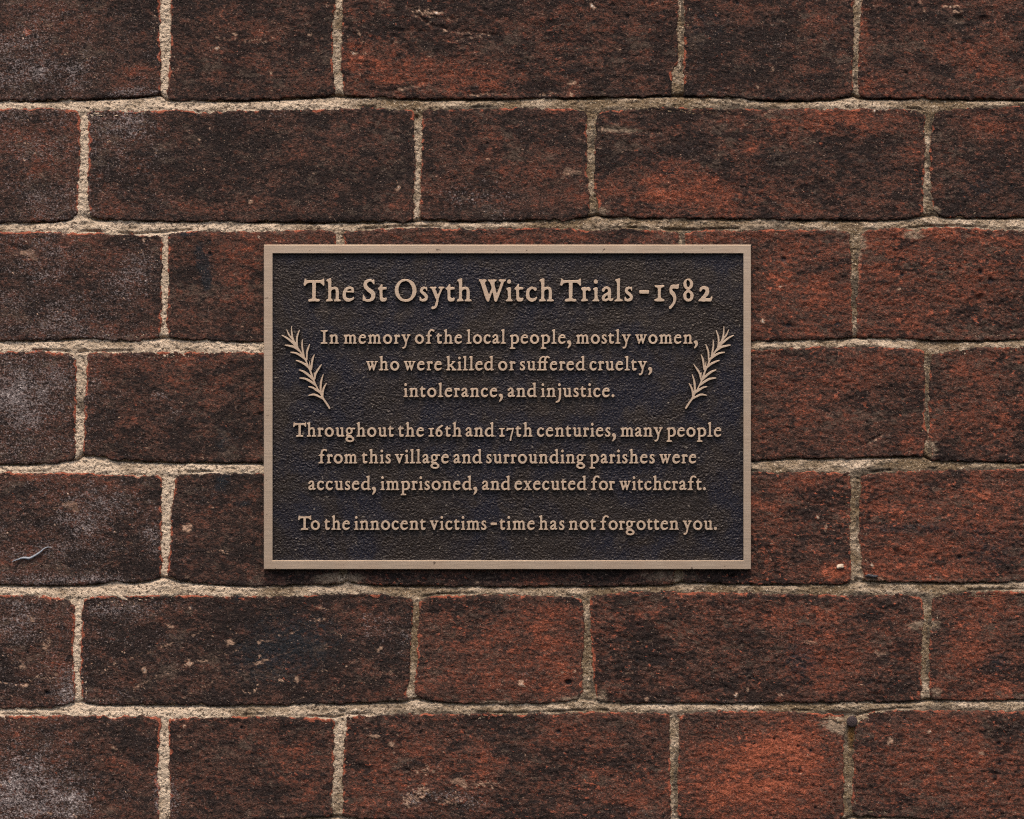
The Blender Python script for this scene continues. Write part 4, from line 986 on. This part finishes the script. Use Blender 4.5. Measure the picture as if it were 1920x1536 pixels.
# rosemary sprigs: stem and needles as one raised relief each
SPRIG = [
 [(920,1412,17),(875,1340,17),(825,1268,17),(785,1190,15),(740,1120,13),(690,1020,13),(660,950,15),(625,850,17),(590,770,12),(540,650,15),(500,580,14),(430,480,15),(385,405,16),(335,310,17),(315,200,14),(312,105,7)],
 [(390,430,12),(300,338,19),(230,285,16),(158,248,10)], [(330,320,10),(272,240,15),(234,155,7)],
 [(415,470,12),(398,370,16),(402,270,17),(437,168,10)], [(450,510,12),(360,440,20),(270,415,17),(207,405,9)],
 [(510,580,14),(490,480,17),(480,400,15),(485,318,8)], [(530,630,14),(440,560,20),(370,530,16),(300,520,11)],
 [(556,640,14),(560,520,17),(580,450,17),(603,393,9)], [(620,800,14),(540,720,20),(460,675,17),(385,650,10)],
 [(612,780,8),(605,730,10),(598,665,6)], [(630,790,14),(640,680,18),(655,610,17),(679,558,8)],
 [(670,970,14),(590,890,22),(510,830,19),(437,802,10)], [(685,950,8),(678,900,10),(673,835,5)],
 [(685,950,10),(700,860,17),(740,790,18),(796,712,7)], [(710,1060,12),(630,995,21),(540,945,19),(440,931,9)],
 [(780,1180,14),(778,1060,19),(792,960,17),(821,873,8)], [(775,1170,14),(720,1130,20),(650,1085,17),(582,1070,9)],
 [(808,1250,14),(815,1140,18),(840,1065,16),(871,1017,9)], [(810,1260,14),(720,1210,19),(660,1195,17),(587,1208,10)]]
def sprig(mirror):
    prims = []
    for st_ in SPRIG:
        pts = []
        for X, Y, r in st_:
            px = (X / 8.53) if not mirror else ((1228 - X) / 8.53)
            pts.append((px, -Y / 8.53, 0.88 * r / 8.53))
        prims.append(('S', pts))
    xs = [p[0] for pr in prims for p in pr[1]]; ys = [p[1] for pr in prims for p in pr[1]]
    gx, gy, F = raster(prims, min(xs) - 4, min(ys) - 4, max(xs) + 4, max(ys) + 4, 0.35)
    F = blur(np.clip(F, -1.6, 1.6), 0.42 / 0.35)
    cx = (min(xs) + max(xs)) / 2; cy = (min(ys) + max(ys)) / 2
    lps = [(resample(l, 0.9) - np.array([cx, cy])) * S * KT for l in contours(gx, gy, F)]
    me = safe_relief('rosemary_sprig', lps)
    v = Vector(pl((1250 if mirror else 510) + cx, 600 - cy, H_TOP)) - PO
    v.y = -(H_GROUND - 1.2) * S - PO.y
    o = add_obj('rosemary_sprig', me, (), plaque, v)
    o['label'] = 'raised rosemary sprig leaning right, beside the word women' if mirror else 'raised rosemary sprig leaning left, beside the word In'
sprig(False)
sprig(True)

# ------------------------------------------------------------------ small things on the wall
def blob_mesh(name, rx, ry, rz, seed, amp=0.18, n=24, m_=14):
    rng = np.random.default_rng(seed)
    th = np.linspace(0, 2 * math.pi, n, endpoint=False); ph = np.linspace(0.02, math.pi - 0.02, m_)
    V = []
    a = rng.normal(size=(5, 3)) * 2.2; f = rng.uniform(0, 6, 5)
    for p in ph:
        for t in th:
            d = np.array([math.sin(p) * math.cos(t), -math.cos(p), math.sin(p) * math.sin(t)])
            k = 1 + amp * sum(math.sin(a[i] @ d + f[i]) for i in range(5)) / 2.2
            V.append((d[0] * rx * k, d[1] * ry * k, d[2] * rz * k))
    Q = [[j * n + i, j * n + (i + 1) % n, (j + 1) * n + (i + 1) % n, (j + 1) * n + i] for j in range(m_ - 1) for i in range(n)]
    return mesh_np(name, np.array(V), np.array(Q)[:, ::-1])

M_NAIL = mat_plain('rusty_nail_iron', (0.030, 0.020, 0.021), (0.095, 0.062, 0.060), 1400, 0.6, 0.4, 0.0008)
nail = empty('nail', 'rusty dark nail head in the mortar joint below and right of the plaque', 'nail', ((1597.5 - 960) * S, 0, (768 - 1352.5) * S))
add_obj('head', blob_mesh('nail_head', 10 * S, 3.0 * S, 10.4 * S, 5, 0.09), [M_NAIL], nail, (0, -2.2 * S, 0))
sh = []
for k in range(12):
    for yy in (0.0, 40.0):
        sh.append((3.2 * S * math.cos(k * math.pi / 6), yy * S, 3.2 * S * math.sin(k * math.pi / 6)))
add_obj('shank', mesh_np('nail_shank', np.array(sh), np.array([[2 * k, 2 * k + 1, (2 * k + 3) % 24, (2 * k + 2) % 24] for k in range(12)])), [M_NAIL], nail)

M_PEB = mat_plain('pale_pebble_stone', (0.62, 0.50, 0.38), (0.40, 0.30, 0.21), 500, 0.8)
p = add_obj('pebble', blob_mesh('pebble', 7 * S, 4.5 * S, 4.4 * S, 11, 0.25), [M_PEB], None, ((1576 - 960) * S, -1.5 * S, (768 - 1062) * S))
p.rotation_euler = (0, math.radians(-12), 0)
p['label'] = 'tiny cream stone bedded in the red brick left of the dark flint'; p['category'] = 'pebble'
M_FLINT = mat_plain('dark_flint', (0.020, 0.019, 0.022), (0.055, 0.050, 0.055), 500, 0.35)
p = add_obj('flint_chip', blob_mesh('flint_chip', 13 * S, 4 * S, 3.6 * S, 12, 0.22), [M_FLINT], None, ((1635 - 960) * S, -1.5 * S, (768 - 1080) * S))
p.rotation_euler = (0, math.radians(3), 0)
p['label'] = 'dark oval flint chip lodged above the mortar joint, right of the plaque'; p['category'] = 'stone chip'

# pale grey sliver on the brick at the left edge
M_SLV = mat_plain('grey_sliver', (0.20, 0.22, 0.25), (0.36, 0.38, 0.42), 900, 0.45)
path = catmull([(23, 1053, 0.5), (34, 1049, 1.3), (45, 1046, 2.3), (55, 1047, 2.6), (64, 1043, 2.2), (75, 1036, 1.9), (83, 1029, 1.2), (90, 1026, 0.9), (97, 1027, 0.5)], 4)
V = []; m8 = 8
for i, (x_, y_, r_) in enumerate(path):
    j0, j1 = max(0, i - 1), min(len(path) - 1, i + 1)
    tx, ty = path[j1][0] - path[j0][0], path[j1][1] - path[j0][1]
    l_ = math.hypot(tx, ty); nx_, ny_ = -ty / l_, tx / l_
    for k in range(m8):
        a = 2 * math.pi * k / m8
        V.append(((x_ + nx_ * r_ * math.cos(a) - 60) * S, -(1.4 + 1.2 * r_ * math.sin(a)) * S, (1040 - (y_ + ny_ * r_ * math.cos(a))) * S))
Q = [[i * m8 + k, i * m8 + (k + 1) % m8, (i + 1) * m8 + (k + 1) % m8, (i + 1) * m8 + k] for i in range(len(path) - 1) for k in range(m8)]
p = add_obj('sliver', mesh_np('sliver', np.array(V), np.array(Q)), [M_SLV], None, ((60 - 960) * S, -0.6 * S, (768 - 1040) * S))
p['label'] = 'thin curved pale grey sliver stuck to the dark brick left of the plaque'; p['category'] = 'sliver'
print('glyph meshes', len(CACHE), 'bricks', len(B))
